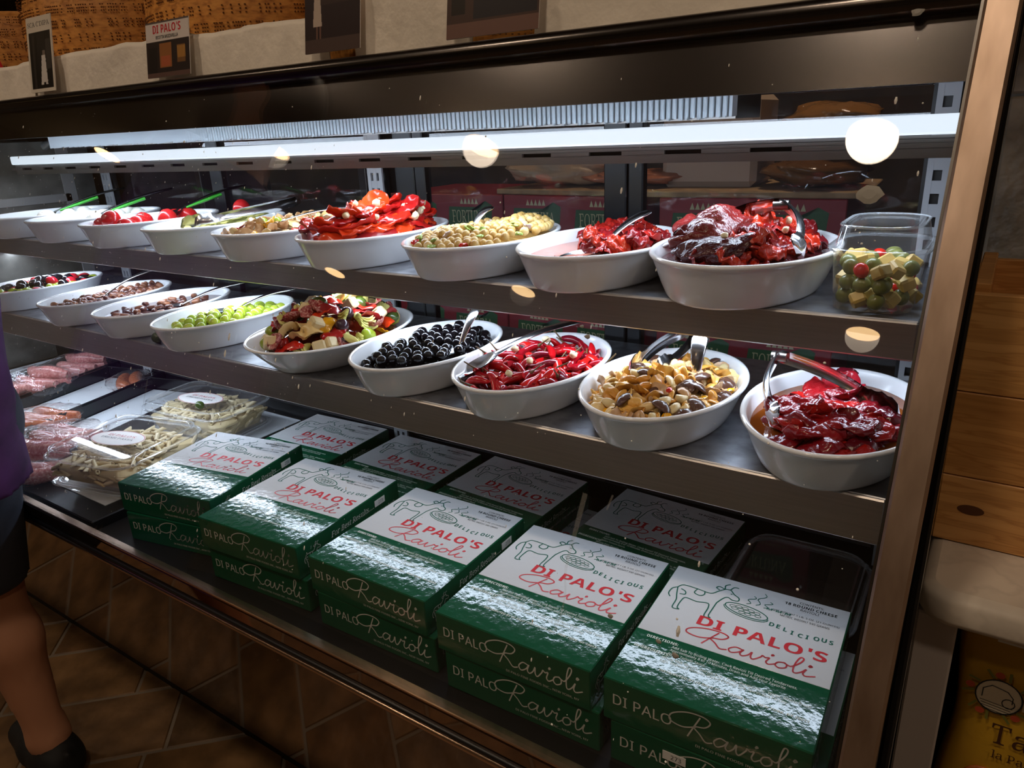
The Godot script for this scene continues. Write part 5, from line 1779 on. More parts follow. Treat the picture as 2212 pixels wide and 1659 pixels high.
func build_top_goods() -> void:
	var TOP := 1.343
	# cheese wheels with dotted rind marks
	var wheels := [[-2.33, 0.235], [-1.83, 0.235], [-1.34, 0.24], [-0.85, 0.235]]
	var wm := MB.new()
	var rr := []
	for q in [[0.19, 0.0], [0.215, 0.004], [0.228, 0.02], [0.236, 0.06], [0.24, 0.115], [0.236, 0.17], [0.228, 0.21], [0.215, 0.226], [0.19, 0.23]]:
		var ring := []
		for j in 64:
			ring.append(Vector3(cos(TAU * j / 64) * q[0], q[1], -sin(TAU * j / 64) * q[0]))
		rr.append(ring)
	wm.rows(rr, true, false, true, true)
	var wheel := wm.mesh()
	var rm := MB.new()
	# pin-dot marks pressed in rows round the rind
	var r := RandomNumberGenerator.new()
	r.seed = 15
	for row in 7:
		for j in 150:
			if r.randf() < 0.45:
				continue
			var a := PI + PI * j / 150.0 + PI * 0.0
			var y := 0.03 + row * 0.028
			for k in 3:
				var aa := a + 0.004 * (k % 2) + 0.005 * r.randf()
				var yy := y + 0.006 * k
				var p := Vector3(cos(aa), 0, -sin(aa)) * (0.2375 + 0.003 * sin(PI * yy / 0.23)) + Vector3(0, yy, 0)
				rm.box(p, Vector3(0.0022, 0.0022, 0.0022))
	var dots := rm.mesh()
	for i in wheels.size():
		var t := thing("aged_cheese", "large round tan cheese with dotted rind, " + ["farthest along the case top", "behind the black and white photo card", "behind the red-lettered shop card", "behind the dark photo of a woman"][i], "cheese", Vector3(wheels[i][0], TOP + 0.0056, -1.13), 0.0, "round cheeses on the case top")
		part("rind", wheel, M.cheese_rind, t)
		var dd := part("rind_marks", dots, M.rind_ink, t)
		dd.set_meta("kind", "stuff")
	# support board behind the canopy, so the wheels stand on something
	var b := MB.new()
	b.box(Vector3(-1.24, TOP - 0.005, -1.15), Vector3(2.44, 0.02, 0.52), 0.002)
	single("top_board", b.mesh(), M.dark_steel, "flat board on top of the case carrying the round cheeses", "board")
	# crumpled paper lining standing along the front
	var papers := [[-2.2, -1.68, 0.07, "at the far end"], [-1.70, -1.16, 0.072, "beside the red-lettered shop card"], [-1.17, -0.83, 0.066, "between two shop cards"], [-0.78, -0.58, 0.085, "beside the shopfront photo"], [-0.49, -0.04, 0.075, "toward the steel corner post"]]
	for i in papers.size():
		var q: Array = papers[i]
		b = MB.new()
		var nn := nz(500 + i, 0.02)
		var front := []
		var n := 28
		for k in n + 1:
			var x: float = lerpf(q[0], q[1], k / float(n))
			var row := []
			for j in 7:
				var f := j / 6.0
				var ww := 0.006 * nn.get_noise_2d(x * 900.0, f * 80.0)
				row.append(Vector3(x, TOP + 0.002 + q[2] * sin(minf(f * 1.35, 1.0) * PI * 0.5) * (1.0 + 0.06 * nn.get_noise_1d(x * 400.0)) if j < 5 else TOP + q[2] * (1.0 - (f - 0.66) * 0.1) + ww * 0.3, -0.792 - 0.012 * f + ww - (0.0 if j < 5 else (j - 4) * 0.035)))
			front.append(row)
		b.rows(front, false, true)
		var back := []
		for row in front:
			var r3 := []
			for p in row:
				r3.append(p + Vector3(0, -0.0008, -0.0012))
			back.append(r3)
		b.rows(back, false, false)
		single("paper_sheet", b.mesh(), M.paper, "crumpled white paper folded along the case top " + q[3], "paper", Transform3D(), "paper sheets on the case top")
	# printed cards (flat prints)
	var im := Image.create(64, 128, false, Image.FORMAT_RGB8)
	im.fill(rgb(214, 204, 190))
	im.fill_rect(Rect2i(5, 26, 55, 96), rgb(26, 24, 24))
	im.fill_rect(Rect2i(12, 30, 6, 92), rgb(48, 44, 42))
	im.fill_rect(Rect2i(24, 30, 20, 60), rgb(36, 33, 33))
	im.fill_rect(Rect2i(46, 40, 12, 50), rgb(60, 56, 54))
	for k in 50:
		im.fill_rect(Rect2i(34 - k / 9, 66 + k, 10 + k / 6, 1), rgb(206, 200, 194))
	im.fill_rect(Rect2i(37, 58, 7, 8), rgb(120, 108, 100))
	im.fill_rect(Rect2i(36, 112, 5, 8), rgb(20, 18, 18))
	card("narrow black and white photo card of a figure in a white apron", -1.66, -1.563, 1.353, 1.49, im)
	b = MB.new()
	b.text("SCA C'DIPA", serif, 0.0085, Vector2(0, 0.119), 0.0011, true, -0.084)
	part("dark_lettering", b.mesh(), M.ink_dark, get_child(get_child_count() - 1))
	im = Image.create(128, 96, false, Image.FORMAT_RGB8)
	im.fill(rgb(216, 206, 200))
	im.fill_rect(Rect2i(0, 34, 128, 60), rgb(44, 34, 34))
	im.fill_rect(Rect2i(40, 38, 36, 42), rgb(150, 96, 52))
	im.fill_rect(Rect2i(44, 60, 28, 18), rgb(176, 92, 60))
	im.fill_rect(Rect2i(92, 44, 24, 30), rgb(120, 82, 48))
	for k in 6:
		im.fill_rect(Rect2i(94 + k * 4, 46, 2, 20), rgb(206, 150, 70))
	im.fill_rect(Rect2i(6, 44, 26, 46), rgb(30, 24, 26))
	im.fill_rect(Rect2i(0, 88, 128, 8), rgb(96, 72, 66))
	im.fill_rect(Rect2i(0, 0, 128, 3), rgb(90, 80, 78))
	card("shop card with red DI PALO'S lettering above a shopfront photo", -1.25, -1.13, 1.352, 1.438, im)
	b = MB.new()
	b.text("DI PALO'S", sans_bold, 0.0125, Vector2(0, 0.068), 0.0011, true, -0.078)
	var last := get_child(get_child_count() - 1)
	part("red_lettering", b.mesh(), M.ink_red, last)
	b = MB.new()
	b.text("RICOTTA MOZZARELLA", sans_bold, 0.0052, Vector2(0, 0.059), 0.0011, true, -0.062)
	part("dark_lettering", b.mesh(), M.ink_dark, last)
	im = Image.create(128, 128, false, Image.FORMAT_RGB8)
	im.fill(rgb(46, 34, 36))
	im.fill_rect(Rect2i(36, 0, 90, 60), rgb(60, 46, 44))
	for k in 12:
		im.fill_rect(Rect2i(50 + k * 6, 20 + (k % 3) * 8, 4, 8), [rgb(150, 60, 60), rgb(190, 170, 140), rgb(90, 80, 70)][k % 3])
	for k in 60:
		im.fill_rect(Rect2i(24 - k / 12, 30 + k, 12 + k / 6, 1), rgb(188, 170, 156))
	im.fill_rect(Rect2i(27, 18, 8, 12), rgb(150, 110, 92))
	im.fill_rect(Rect2i(27, 90, 4, 18), rgb(110, 80, 70))
	im.fill_rect(Rect2i(35, 90, 4, 18), rgb(110, 80, 70))
	im.fill_rect(Rect2i(0, 108, 128, 20), rgb(78, 62, 58))
	card("dark photo card of a woman in a pale dress by a shop window", -0.858, -0.752, 1.357, 1.47, im)
	im = Image.create(192, 128, false, Image.FORMAT_RGB8)
	im.fill(rgb(70, 50, 46))
	im.fill_rect(Rect2i(10, 0, 30, 90), rgb(30, 24, 24))
	im.fill_rect(Rect2i(58, 0, 66, 66), rgb(96, 66, 44))
	for row in 3:
		for k in 9:
			im.fill_rect(Rect2i(62 + k * 7, 6 + row * 18, 5, 12), [rgb(190, 120, 60), rgb(214, 150, 84), rgb(160, 96, 50)][(k + row) % 3])
	im.fill_rect(Rect2i(130, 0, 56, 50), rgb(110, 90, 80))
	for k in 8:
		im.fill_rect(Rect2i(133 + k * 6, 14, 4, 20), [rgb(180, 170, 160), rgb(140, 110, 90)][k % 2])
	im.fill_rect(Rect2i(58, 70, 130, 30), rgb(36, 34, 42))
	im.fill_rect(Rect2i(0, 104, 192, 24), rgb(112, 82, 74))
	card("wide colour photo card of a shopfront with loaves in the window", -0.603, -0.472, 1.352, 1.44, im, -0.771)
	# little paper scrap with red print at the far end
	b = MB.new()
	b.box(Vector3(0, 0.03, 0), Vector3(0.07, 0.06, 0.001))
	var sc := single("paper_scrap", b.mesh(), M.ink_red, "small red printed paper standing at the far end of the case top", "paper", Transform3D(Basis(Vector3(0, 0, 1), 0.5), Vector3(-1.83, TOP + 0.035, -0.80)))

# ---------------------------------------------------------------- behind the case
func build_behind() -> void:
	var b := MB.new()
	b.box(Vector3(-1.3, 0.35, -1.68), Vector3(2.6, 0.68, 0.5), 0.006)
	single("back_counter", b.mesh(), M.dark_steel, "low dark counter behind the case carrying tomato cartons", "counter")
	# red tomato cartons
	var W := 0.36
	var H := 0.135
	var D := 0.3
	b = MB.new()
	b.box(Vector3(0, H / 2, 0), Vector3(W, H, D), 0.002)
	var body := b.mesh()
	var green := MB.new()
	var ink := MB.new()
	for s in [-0.085, 0.085]:
		green.xf = Transform3D(Basis(), Vector3(s, 0.02, D / 2 + 0.0004))
		var pts := [Vector2(-0.07, 0.04), Vector2(0.06, 0.03), Vector2(0.065, 0.09), Vector2(0.045, 0.1), Vector2(0.03, 0.085), Vector2(-0.065, 0.085)]
		for i in range(1, pts.size() - 1):
			green.tri3(Vector3(pts[0].x, pts[0].y, 0), Vector3(pts[i].x, pts[i].y, 0), Vector3(pts[i + 1].x, pts[i + 1].y, 0))
		ink.xf = Transform3D(Basis(), Vector3(s, 0.02, D / 2 + 0.0008))
		ink.text("FORTUNA", serif, 0.03, Vector2(-0.004, 0.047), 0.0, true, -0.105)
		for k in 5:
			ink.tri3(Vector3(-0.03 + k * 0.011, 0.092, 0), Vector3(-0.02 + k * 0.011, 0.092, 0), Vector3(-0.025 + k * 0.011, 0.106, 0))
		ink.text("Tomatoes with basil", serif, 0.008, Vector2(0, 0.006), 0.0, true, -0.1)
	var gm := green.mesh()
	var tm := ink.mesh()
	var k2 := 0
	for col in 3:
		for lev in 3:
			var t := thing("tomato_carton", "red tomato carton with green FORTUNA ribbon, %s of the %s stack behind the case" % [["bottom", "middle", "top"][lev], ["corner-side", "centre", "farther"][col]], "carton", Vector3([-0.44, -0.83, -1.2][col] + 0.008 * (lev % 2), 0.6905 + lev * (H + 0.001), -1.62), [0.05, -0.03, 0.02][col], "red tomato cartons behind the case")
			part("carton", body, M.carton_red, t)
			part("green_ribbon", gm, M.carton_green, t)
			part("lettering", tm, M.carton_print, t)
	# torn cardboard and wrapped goods on the cartons
	var top := 0.6905 + 3 * (H + 0.001)
	b = MB.new()
	b.box(Vector3(0, 0.006, 0), Vector3(0.42, 0.012, 0.3), 0.002)
	single("cardboard_sheet", b.mesh(), M.cardboard, "flat cardboard sheet lying on the corner-side carton stack", "cardboard", turned(Vector3(-0.44, top, -1.62), 0.06))
	b = MB.new()
	b.box(Vector3(0, 0.006, 0), Vector3(0.4, 0.012, 0.3), 0.002)
	single("cardboard_sheet", b.mesh(), M.cardboard, "flat cardboard sheet lying on the centre carton stack", "cardboard", turned(Vector3(-0.83, top, -1.62), -0.05))
	b = MB.new()
	b.box(Vector3(0, 0.09, 0), Vector3(0.2, 0.18, 0.18), 0.012)
	single("beige_box", b.mesh(), M.beige_box, "plain beige box standing on the corner-side cardboard sheet", "box", turned(Vector3(-0.55, top + 0.0125, -1.64), 0.05))
	for i in 3:
		b = MB.new()
		b.blob(Vector3(0, 0.03, 0), Vector3(0.1 - 0.02 * i, 0.03, 0.1), nz(600 + i, 0.012), 0.3, 26, 14)
		single("wrapped_loaf", b.mesh(), tri_normal(mat([rgb(120, 80, 44), rgb(96, 66, 44), rgb(150, 104, 56)][i], 0.16), M.wrinkle, 1.0, Vector3(6, 6, 6)), ["film-wrapped brown loaf low on the corner-side cardboard", "film-wrapped dark loaf beside the beige box", "film-wrapped golden loaf on top of the other loaves"][i], "wrapped food", turned(Vector3([-0.33, -0.36, -0.32][i], top + 0.014 + [0.0, 0.05, 0.1][i] * 0.95, [-1.58, -1.62, -1.6][i]), i * 0.6))
	b = MB.new()
	b.blob(Vector3(0, 0.035, 0), Vector3(0.15, 0.035, 0.1), nz(610, 0.012), 0.35, 30, 16)
	single("wrapped_bundle", b.mesh(), tri_normal(mat(rgb(196, 166, 136), 0.4), M.wrinkle, 1.0, Vector3(5, 5, 5)), "crumpled beige wrapped bundle on the centre carton stack", "wrapped food", turned(Vector3(-0.90, top + 0.014, -1.6), 0.3))
	b = MB.new()
	b.blob(Vector3(0, 0.02, 0), Vector3(0.12, 0.016, 0.09), nz(611, 0.012), 0.35, 30, 16)
	single("wrapped_bundle", b.mesh(), tri_normal(mat(rgb(190, 120, 90), 0.16), M.wrinkle, 1.0, Vector3(5, 5, 5)), "flat film-wrapped pink pack on the centre cardboard sheet", "wrapped food", turned(Vector3(-0.72, top + 0.012, -1.58), 0.0))
	b = MB.new()
	b.box(Vector3(0, 0.03, 0), Vector3(0.26, 0.06, 0.2), 0.004)
	single("wooden_box", b.mesh(), M.wood[1], "flat wooden box on the shelf behind the far dishes", "box", turned(Vector3(-1.95, 1.255, -1.72), 0.1))
	b = MB.new()
	b.box(Vector3(-2.0, 1.24, -1.75), Vector3(0.9, 0.025, 0.35), 0.003)
	b.box(Vector3(-2.4, 0.97, -1.75), Vector3(0.03, 0.54, 0.3), 0.002)
	b.box(Vector3(-1.6, 0.97, -1.75), Vector3(0.03, 0.54, 0.3), 0.002)
	single("back_shelf", b.mesh(), M.dark_steel, "dark standing shelf behind the far end of the case", "shelf")

# ---------------------------------------------------------------- right of the case
func build_right_side() -> void:
	# marble-topped counter
	var x0 := -0.0205
	var ct := thing("marble_counter", "marble-topped white counter standing against the case end", "counter", Vector3(0.3, 0, -0.95))
	var b := MB.new()
	var prof := [Vector2(0, 0.786)]
	# slab with rounded edges: stacked rounded rectangles
	var rr := []
	var cx := (x0 + 0.72) * 0.5
	var w := 0.72 - x0
	for q in [[-0.012, 0.783], [-0.004, 0.786], [0.0, 0.793], [0.0, 0.810], [-0.004, 0.817], [-0.012, 0.82]]:
		var ring := []
		for p in round_ring(w + q[0] * 2, 0.5 + q[0] * 2, 0.03 + q[0], q[1]):
			ring.append(p + Vector3(cx, 0, -0.945))
		rr.append(ring)
	b.rows(rr, true, false, true, true)
	wpart("marble_slab", b, M.marble, ct)
	b = MB.new()
	b.box(Vector3(-0.001, 0.39, -0.735), Vector3(0.036, 0.78, 0.03), 0.002)
	wpart("front_leg", b, M.white_paint, ct)
	b = MB.new()
	b.box(Vector3(0.69, 0.39, -0.735), Vector3(0.036, 0.78, 0.03), 0.002)
	wpart("front_leg", b, M.white_paint, ct)
	b = MB.new()
	b.box(Vector3(-0.006, 0.39, -0.96), Vector3(0.02, 0.78, 0.44), 0.002)
	wpart("side_panel", b, M.black, ct)
	b = MB.new()
	b.box(Vector3(0.35, 0.4, -1.17), Vector3(0.7, 0.76, 0.02))
	wpart("back_panel", b, M.black, ct)
	b = MB.new()
	b.box(Vector3(0.35, 0.47, -0.95), Vector3(0.68, 0.02, 0.42), 0.002)
	wpart("inner_shelf", b, M.black, ct)
	# pine crate of horizontal boards
	var cr := thing("pine_crate", "open pine crate of horizontal boards on the marble counter", "crate", Vector3(0.13, 0.8205, -0.905))
	var cw := 0.3
	var cd := 0.21
	var left := -0.0195 - 0.13
	var hs := [0.075, 0.09, 0.098]
	var y := 0.0
	for i in 3:
		b = MB.new()
		b.box(Vector3(left + cw / 2, y + hs[i] / 2, cd / 2 - 0.006), Vector3(cw, hs[i] - 0.0008, 0.012), 0.0012)
		var fb := part("front_board", b.mesh(), M.wood[i], cr)
		if i == 0:
			var kn := MB.new()
			kn.disc(Vector2(left + 0.03, 0.04), 0.012, 0.0055, cd / 2 + 0.0003, 18)
			part("knot", kn.mesh(), M.wood_knot, fb)
		b = MB.new()
		b.box(Vector3(left + cw / 2, y + hs[i] / 2, -cd / 2 + 0.006), Vector3(cw, hs[i] - 0.0008, 0.012), 0.0012)
		part("back_board", b.mesh(), M.wood[(i + 1) % 3], cr)
		for s in [0, 1]:
			b = MB.new()
			b.box(Vector3(left + 0.007 + s * (cw - 0.014), y + hs[i] / 2, 0), Vector3(0.014, hs[i] - 0.0008, cd - 0.024), 0.0012)
			part("side_board", b.mesh(), M.wood[(i + 2) % 3], cr, Transform3D(Basis(), Vector3(0, 0.008 if i == 2 else 0.0, 0)))
		y += hs[i]
	b = MB.new()
	b.box(Vector3(left + cw / 2, 0.005, 0), Vector3(cw - 0.028, 0.01, cd - 0.026))
	part("bottom_board", b.mesh(), M.wood[1], cr)
	# yellow snack bag below the slab
	var bg := thing("snack_bag", "yellow taralli bag with a flower-ringed mill emblem under the marble", "bag", Vector3(0.125, 0.4805, -0.79), 0.0)
	b = MB.new()
	var rows_ := []
	for i in 13:
		var f := i / 12.0
		var th := 0.03 * pow(sin(PI * clampf(f * 0.92 + 0.05, 0, 1)), 0.6) + 0.001
		var wd := 0.1 + 0.004 * sin(f * 9.0)
		var ring := []
		for j in 24:
			var a := TAU * j / 24
			ring.append(Vector3(signf(cos(a)) * pow(absf(cos(a)), 0.45) * wd, f * 0.292, -signf(sin(a)) * pow(absf(sin(a)), 0.8) * th))
		rows_.append(ring)
	b.rows(rows_, true, false, true, true)
	part("pouch", b.mesh(), M.bag, bg)
	var face := 0.0325
	var e := MB.new()
	e.disc(Vector2(-0.062, 0.2), 0.02, 0.02, face, 28)
	part("emblem_disc", e.mesh(), mat(rgb(226, 214, 190), 0.5), bg)
	e = MB.new()
	var ring2 := []
	for j in 29:
		ring2.append(Vector2(-0.062 + cos(TAU * j / 28) * 0.02, 0.2 + sin(TAU * j / 28) * 0.02))
	e.ribbon(ring2, 0.0014, face + 0.0004)
	e.ribbon([Vector2(-0.076, 0.196), Vector2(-0.076, 0.206), Vector2(-0.069, 0.212), Vector2(-0.055, 0.209), Vector2(-0.05, 0.203), Vector2(-0.05, 0.196)], 0.0009, face + 0.0004)
	ring2 = []
	for j in 13:
		ring2.append(Vector2(-0.053 + cos(TAU * j / 12) * 0.0055, 0.195 + sin(TAU * j / 12) * 0.0055))
	e.ribbon(ring2, 0.0009, face + 0.0004)
	for k in 4:
		e.ribbon([Vector2(-0.077 + k * 0.001, 0.192 - k * 0.003), Vector2(-0.049 - k * 0.001, 0.19 - k * 0.003)], 0.0006, face + 0.0004)
	part("emblem_drawing", e.mesh(), M.ink_dark, bg)
	e = MB.new()
	e.rect(-0.041, 0.191, 0.04, 0.209, face)
	part("name_band", e.mesh(), mat(rgb(220, 204, 170), 0.5), bg)
	e = MB.new()
	e.text("Mu", sans_bold, 0.0155, Vector2(-0.037, 0.1925), face + 0.0006, false, -0.027)
	part("blue_lettering", e.mesh(), mat(rgb(30, 78, 128), 0.5), bg)
	e = MB.new()
	e.text("Tara", serif, 0.0235, Vector2(-0.062, 0.143), face + 0.0006, false, -0.064)
	e.text("la Pastafrol", serif, 0.0095, Vector2(-0.058, 0.124), face + 0.0006, false, -0.066)
	part("dark_lettering", e.mesh(), mat(rgb(72, 40, 20), 0.5), bg)
	e = MB.new()
	for k in 10:
		var a := TAU * k / 10.0
		var p := Vector2(-0.062, 0.2) + Vector2(cos(a), sin(a)) * 0.025
		e.ribbon([p - Vector2(cos(a), sin(a)) * 0.003, p + Vector2(cos(a + 0.5), sin(a + 0.5)) * 0.007], 0.0026, face - 0.0002)
	part("leaf_print", e.mesh(), mat(rgb(120, 120, 50), 0.5), bg)
	var fl_ink := mat(rgb(190, 80, 50), 0.5)
	for k in 5:
		e = MB.new()
		var a := TAU * k / 5.0 + 0.4
		e.disc(Vector2(-0.062, 0.2) + Vector2(cos(a), sin(a)) * 0.026, 0.0042, 0.0038, face + 0.0001, 12)
		part("flower_print", e.mesh(), fl_ink, bg)
	e = MB.new()
	e.box(Vector3(-0.058, 0.268, face - 0.004), Vector3(0.028, 0.012, 0.0006))
	var stk := part("price_sticker", e.mesh(), M.sticker, bg)
	e = MB.new()
	e.text("$ 5.99", sans, 0.006, Vector2(-0.058, 0.265), face - 0.003, true, -0.02)
	part("sticker_print", e.mesh(), M.ink_dark, stk)
	e = MB.new()
	for k in 3:
		e.tube(range(17).map(func(j): return Vector3(-0.06 + k * 0.035 + cos(TAU * j / 16.0) * 0.014, 0.088 + 0.012 * (k % 2) + sin(TAU * j / 16.0) * 0.012, face - 0.003)), range(17).map(func(_j): return 0.0055), 8, 0.4, Vector3(0, 0, 1))
	part("biscuit_picture", e.mesh(), mat(rgb(184, 100, 44), 0.5), bg)

# ---------------------------------------------------------------- person at the far side
func surface_net(mb: MB, bones: Array, cell: float, k: float, floor_y := -1.0) -> void:
	# smooth union of tapered capsules, meshed as surface nets
	var lo: Vector3 = bones[0][0]
	var hi := lo
	for q in bones:
		for e in 2:
			var rd := Vector3.ONE * (maxf(q[2], q[3]) + k * 3.0 + cell * 2.0)
			lo = lo.min(q[e] - rd)
			hi = hi.max(q[e] + rd)
	var nx := int((hi.x - lo.x) / cell) + 2
	var ny := int((hi.y - lo.y) / cell) + 2
	var nz_ := int((hi.z - lo.z) / cell) + 2
	var g := PackedFloat32Array()
	g.resize(nx * ny * nz_)
	for q in bones:
		var a: Vector3 = q[0]
		var b: Vector3 = q[1]
		var ra: float = q[2]
		var rb: float = q[3]
		var pad := maxf(ra, rb) + k * 3.0 + cell
		var l := ((a.min(b) - Vector3.ONE * pad - lo) / cell).floor()
		var h := ((a.max(b) + Vector3.ONE * pad - lo) / cell).ceil()
		var ab := b - a
		var d2 := maxf(ab.length_squared(), 1e-9)
		for z in range(maxi(0, int(l.z)), mini(nz_, int(h.z) + 1)):
			for y in range(maxi(0, int(l.y)), mini(ny, int(h.y) + 1)):
				for x in range(maxi(0, int(l.x)), mini(nx, int(h.x) + 1)):
					var p := lo + Vector3(x, y, z) * cell
					var t := clampf((p - a).dot(ab) / d2, 0.0, 1.0)
					var d := (p - a - ab * t).length() - lerpf(ra, rb, t)
					g[(z * ny + y) * nx + x] += exp(minf(-d / k, 30.0))
	if floor_y > 0.0:   # a straight hem
		for y in ny:
			var yy := lo.y + y * cell
			if yy < floor_y + cell:
				var keep := exp(minf((yy - floor_y) / k, 8.0))
				for z in nz_:
					for x in nx:
						var gi := (z * ny + y) * nx + x
						g[gi] = minf(g[gi], keep)
	var id := {}
	for z in nz_ - 1:
		for y in ny - 1:
			for x in nx - 1:
				var n := 0
				var s := Vector3.ZERO
				var cnt := 0
				var vals := []
				for c in 8:
					var vv := g[((z + (c >> 2)) * ny + y + ((c >> 1) & 1)) * nx + x + (c & 1)]
					vals.append(vv)
					if vv > 1.0:
						n += 1
				if n == 0 or n == 8:
					continue
				for e in [[0, 1], [2, 3], [4, 5], [6, 7], [0, 2], [1, 3], [4, 6], [5, 7], [0, 4], [1, 5], [2, 6], [3, 7]]:
					var va: float = vals[e[0]]
					var vb: float = vals[e[1]]
					if (va > 1.0) != (vb > 1.0):
						var la := log(maxf(va, 1e-9))
						var lb := log(maxf(vb, 1e-9))
						var t := la / (la - lb)
						var pa := Vector3(e[0] & 1, (e[0] >> 1) & 1, e[0] >> 2)
						var pb := Vector3(e[1] & 1, (e[1] >> 1) & 1, e[1] >> 2)
						s += pa.lerp(pb, t)
						cnt += 1
				id[(z * ny + y) * nx + x] = mb._pt(lo + (Vector3(x, y, z) + s / cnt) * cell)
	for z in range(1, nz_ - 1):
		for y in range(1, ny - 1):
			for x in range(1, nx - 1):
				var here := g[(z * ny + y) * nx + x] > 1.0
				for ax in 3:
					var nxt := g[((z + (1 if ax == 2 else 0)) * ny + y + (1 if ax == 1 else 0)) * nx + x + (1 if ax == 0 else 0)] > 1.0
					if here == nxt:
						continue
					var u := nx if ax == 0 else (nx * ny if ax == 1 else 1)
					var w := nx * ny if ax == 0 else (1 if ax == 1 else nx)
					var i0 := (z * ny + y) * nx + x
					var q := [i0, i0 - u, i0 - u - w, i0 - w]
					var ok := true
					for j in q:
						if not id.has(j):
							ok = false
					if not ok:
						continue
					if here:
						mb.tri(id[q[0]], id[q[1]], id[q[2]])
						mb.tri(id[q[0]], id[q[2]], id[q[3]])
					else:
						mb.tri(id[q[0]], id[q[2]], id[q[1]])
						mb.tri(id[q[0]], id[q[3]], id[q[2]])

func build_person() -> void:
	var t := thing("person", "person in a purple T-shirt and dark shorts standing at the case", "person", Vector3(-1.46, 0, -0.3))
	var f := Vector3(-1, 0, 0)
	var r := Vector3(0, 0, -1)
	var pel := Vector3(-1.455, 0.84, -0.31)
	var ch := Vector3(-1.48, 1.2, -0.375)
	var rh := pel + r * 0.085 + Vector3(0, -0.02, 0)
	var lh := pel - r * 0.085 + Vector3(0, -0.02, 0)
	var rk := Vector3(-1.54, 0.46, -0.415)
	var ra := Vector3(-1.507, 0.09, -0.43)
	var lk := Vector3(-1.46, 0.46, -0.19)
	var la := Vector3(-1.42, 0.09, -0.14)
	var rs := ch + r * 0.14 + Vector3(0, 0.16, 0)
	var ls := ch - r * 0.15 + Vector3(0, 0.16, 0)
	var re := rs + Vector3(-0.02, -0.28, 0.02) - f * 0.04
	var le := ls + Vector3(0.0, -0.29, 0.02) - r * 0.04
	var rw := re + f * 0.17 + Vector3(0, 0.08, 0) - r * 0.13
	var lw := le + f * 0.2 + Vector3(0, 0.06, 0) + r * 0.06
	var head := ch + Vector3(0, 0.43, 0) + f * 0.03
	var b := MB.new()
	var bones := [[pel, ch, 0.125, 0.13], [ch, ch + Vector3(0, 0.14, 0), 0.125, 0.09], [ch + Vector3(0, 0.16, 0), head - Vector3(0, 0.1, 0), 0.052, 0.05],
		[rh, rk, 0.085, 0.06], [lh, lk, 0.085, 0.06], [rk, rk.lerp(ra, 0.32) - f * 0.012, 0.05, 0.054], [rk.lerp(ra, 0.32) - f * 0.012, ra, 0.052, 0.034], [lk, lk.lerp(la, 0.32) - f * 0.012, 0.052, 0.056], [lk.lerp(la, 0.32) - f * 0.012, la, 0.054, 0.034],
		[rs, re, 0.052, 0.04], [re, rw, 0.04, 0.027], [ls, le, 0.052, 0.04], [le, lw, 0.04, 0.027], [ra, ra + Vector3(0, -0.05, 0) + f * 0.1, 0.034, 0.026], [la, la + Vector3(0, -0.05, 0) + f * 0.1, 0.034, 0.026], [ch + Vector3(0, 0.14, 0), rs, 0.075, 0.055], [ch + Vector3(0, 0.14, 0), ls, 0.075, 0.055]]
	surface_net(b, bones, 0.016, 0.012)
	# head with a face, on a finer grid
	var hb := [[head + Vector3(0, 0.03, 0), head + Vector3(0, 0.03, 0) - f * 0.02, 0.088, 0.09], [head + Vector3(0, -0.06, 0) + f * 0.035, head + f * 0.02, 0.052, 0.07], [head + f * 0.09 + Vector3(0, 0.0, 0), head + f * 0.112 + Vector3(0, -0.028, 0), 0.011, 0.015], [head - r * 0.088 + Vector3(0, 0.02, 0), head - r * 0.088 + Vector3(0, -0.03, 0), 0.014, 0.01], [head + r * 0.088 + Vector3(0, 0.02, 0), head + r * 0.088 + Vector3(0, -0.03, 0), 0.014, 0.01], [head + Vector3(0, -0.11, 0), head + Vector3(0, -0.04, 0), 0.05, 0.055], [head + f * 0.08 + Vector3(0, 0.025, 0) - r * 0.03, head + f * 0.08 + Vector3(0, 0.025, 0) + r * 0.03, 0.015, 0.015]]
	surface_net(b, hb, 0.0065, 0.006)
	# hands: palm and five fingers each, loosely curled
	for s in 2:
		var w := rw if s == 0 else lw
		var el := re if s == 0 else le
		var d := (w - el).normalized()
		var inn := (-r if s == 0 else r)
		inn = (inn - d * inn.dot(d)).normalized()
		var up := Vector3.UP - d * d.y
		up = up.normalized()
		var hand := [[w, w + d * 0.075, 0.024, 0.02], [w + d * 0.04 + up * 0.018, w + d * 0.08 + up * 0.026, 0.015, 0.011], [w + d * 0.04 - up * 0.018, w + d * 0.075 - up * 0.026, 0.015, 0.011]]
		for k in 4:
			var o := (k - 1.5) * 0.0185
			var l: float = [0.07, 0.078, 0.074, 0.058][k]
			var p0 := w + d * 0.08 - up * o
			var p1 := p0 + d * l * 0.45 + inn * 0.006
			var p2 := p1 + d * l * 0.25 + inn * 0.02
			var p3 := p2 + d * l * 0.1 + inn * 0.022
			hand.append([p0 - d * 0.01, p1, 0.0092, 0.0085])
			hand.append([p1, p2, 0.0085, 0.008])
			hand.append([p2, p3, 0.008, 0.007])
		var q0 := w + d * 0.03 + up * 0.022 + inn * 0.008
		hand.append([q0, q0 + d * 0.032 + up * 0.02 + inn * 0.014, 0.0115, 0.01])
		hand.append([q0 + d * 0.032 + up * 0.02 + inn * 0.014, q0 + d * 0.058 + up * 0.022 + inn * 0.022, 0.0098, 0.008])
		surface_net(b, hand, 0.0045, 0.0025)
	wpart("body", b, M.skin, t)
	# clothes follow the body
	b = MB.new()
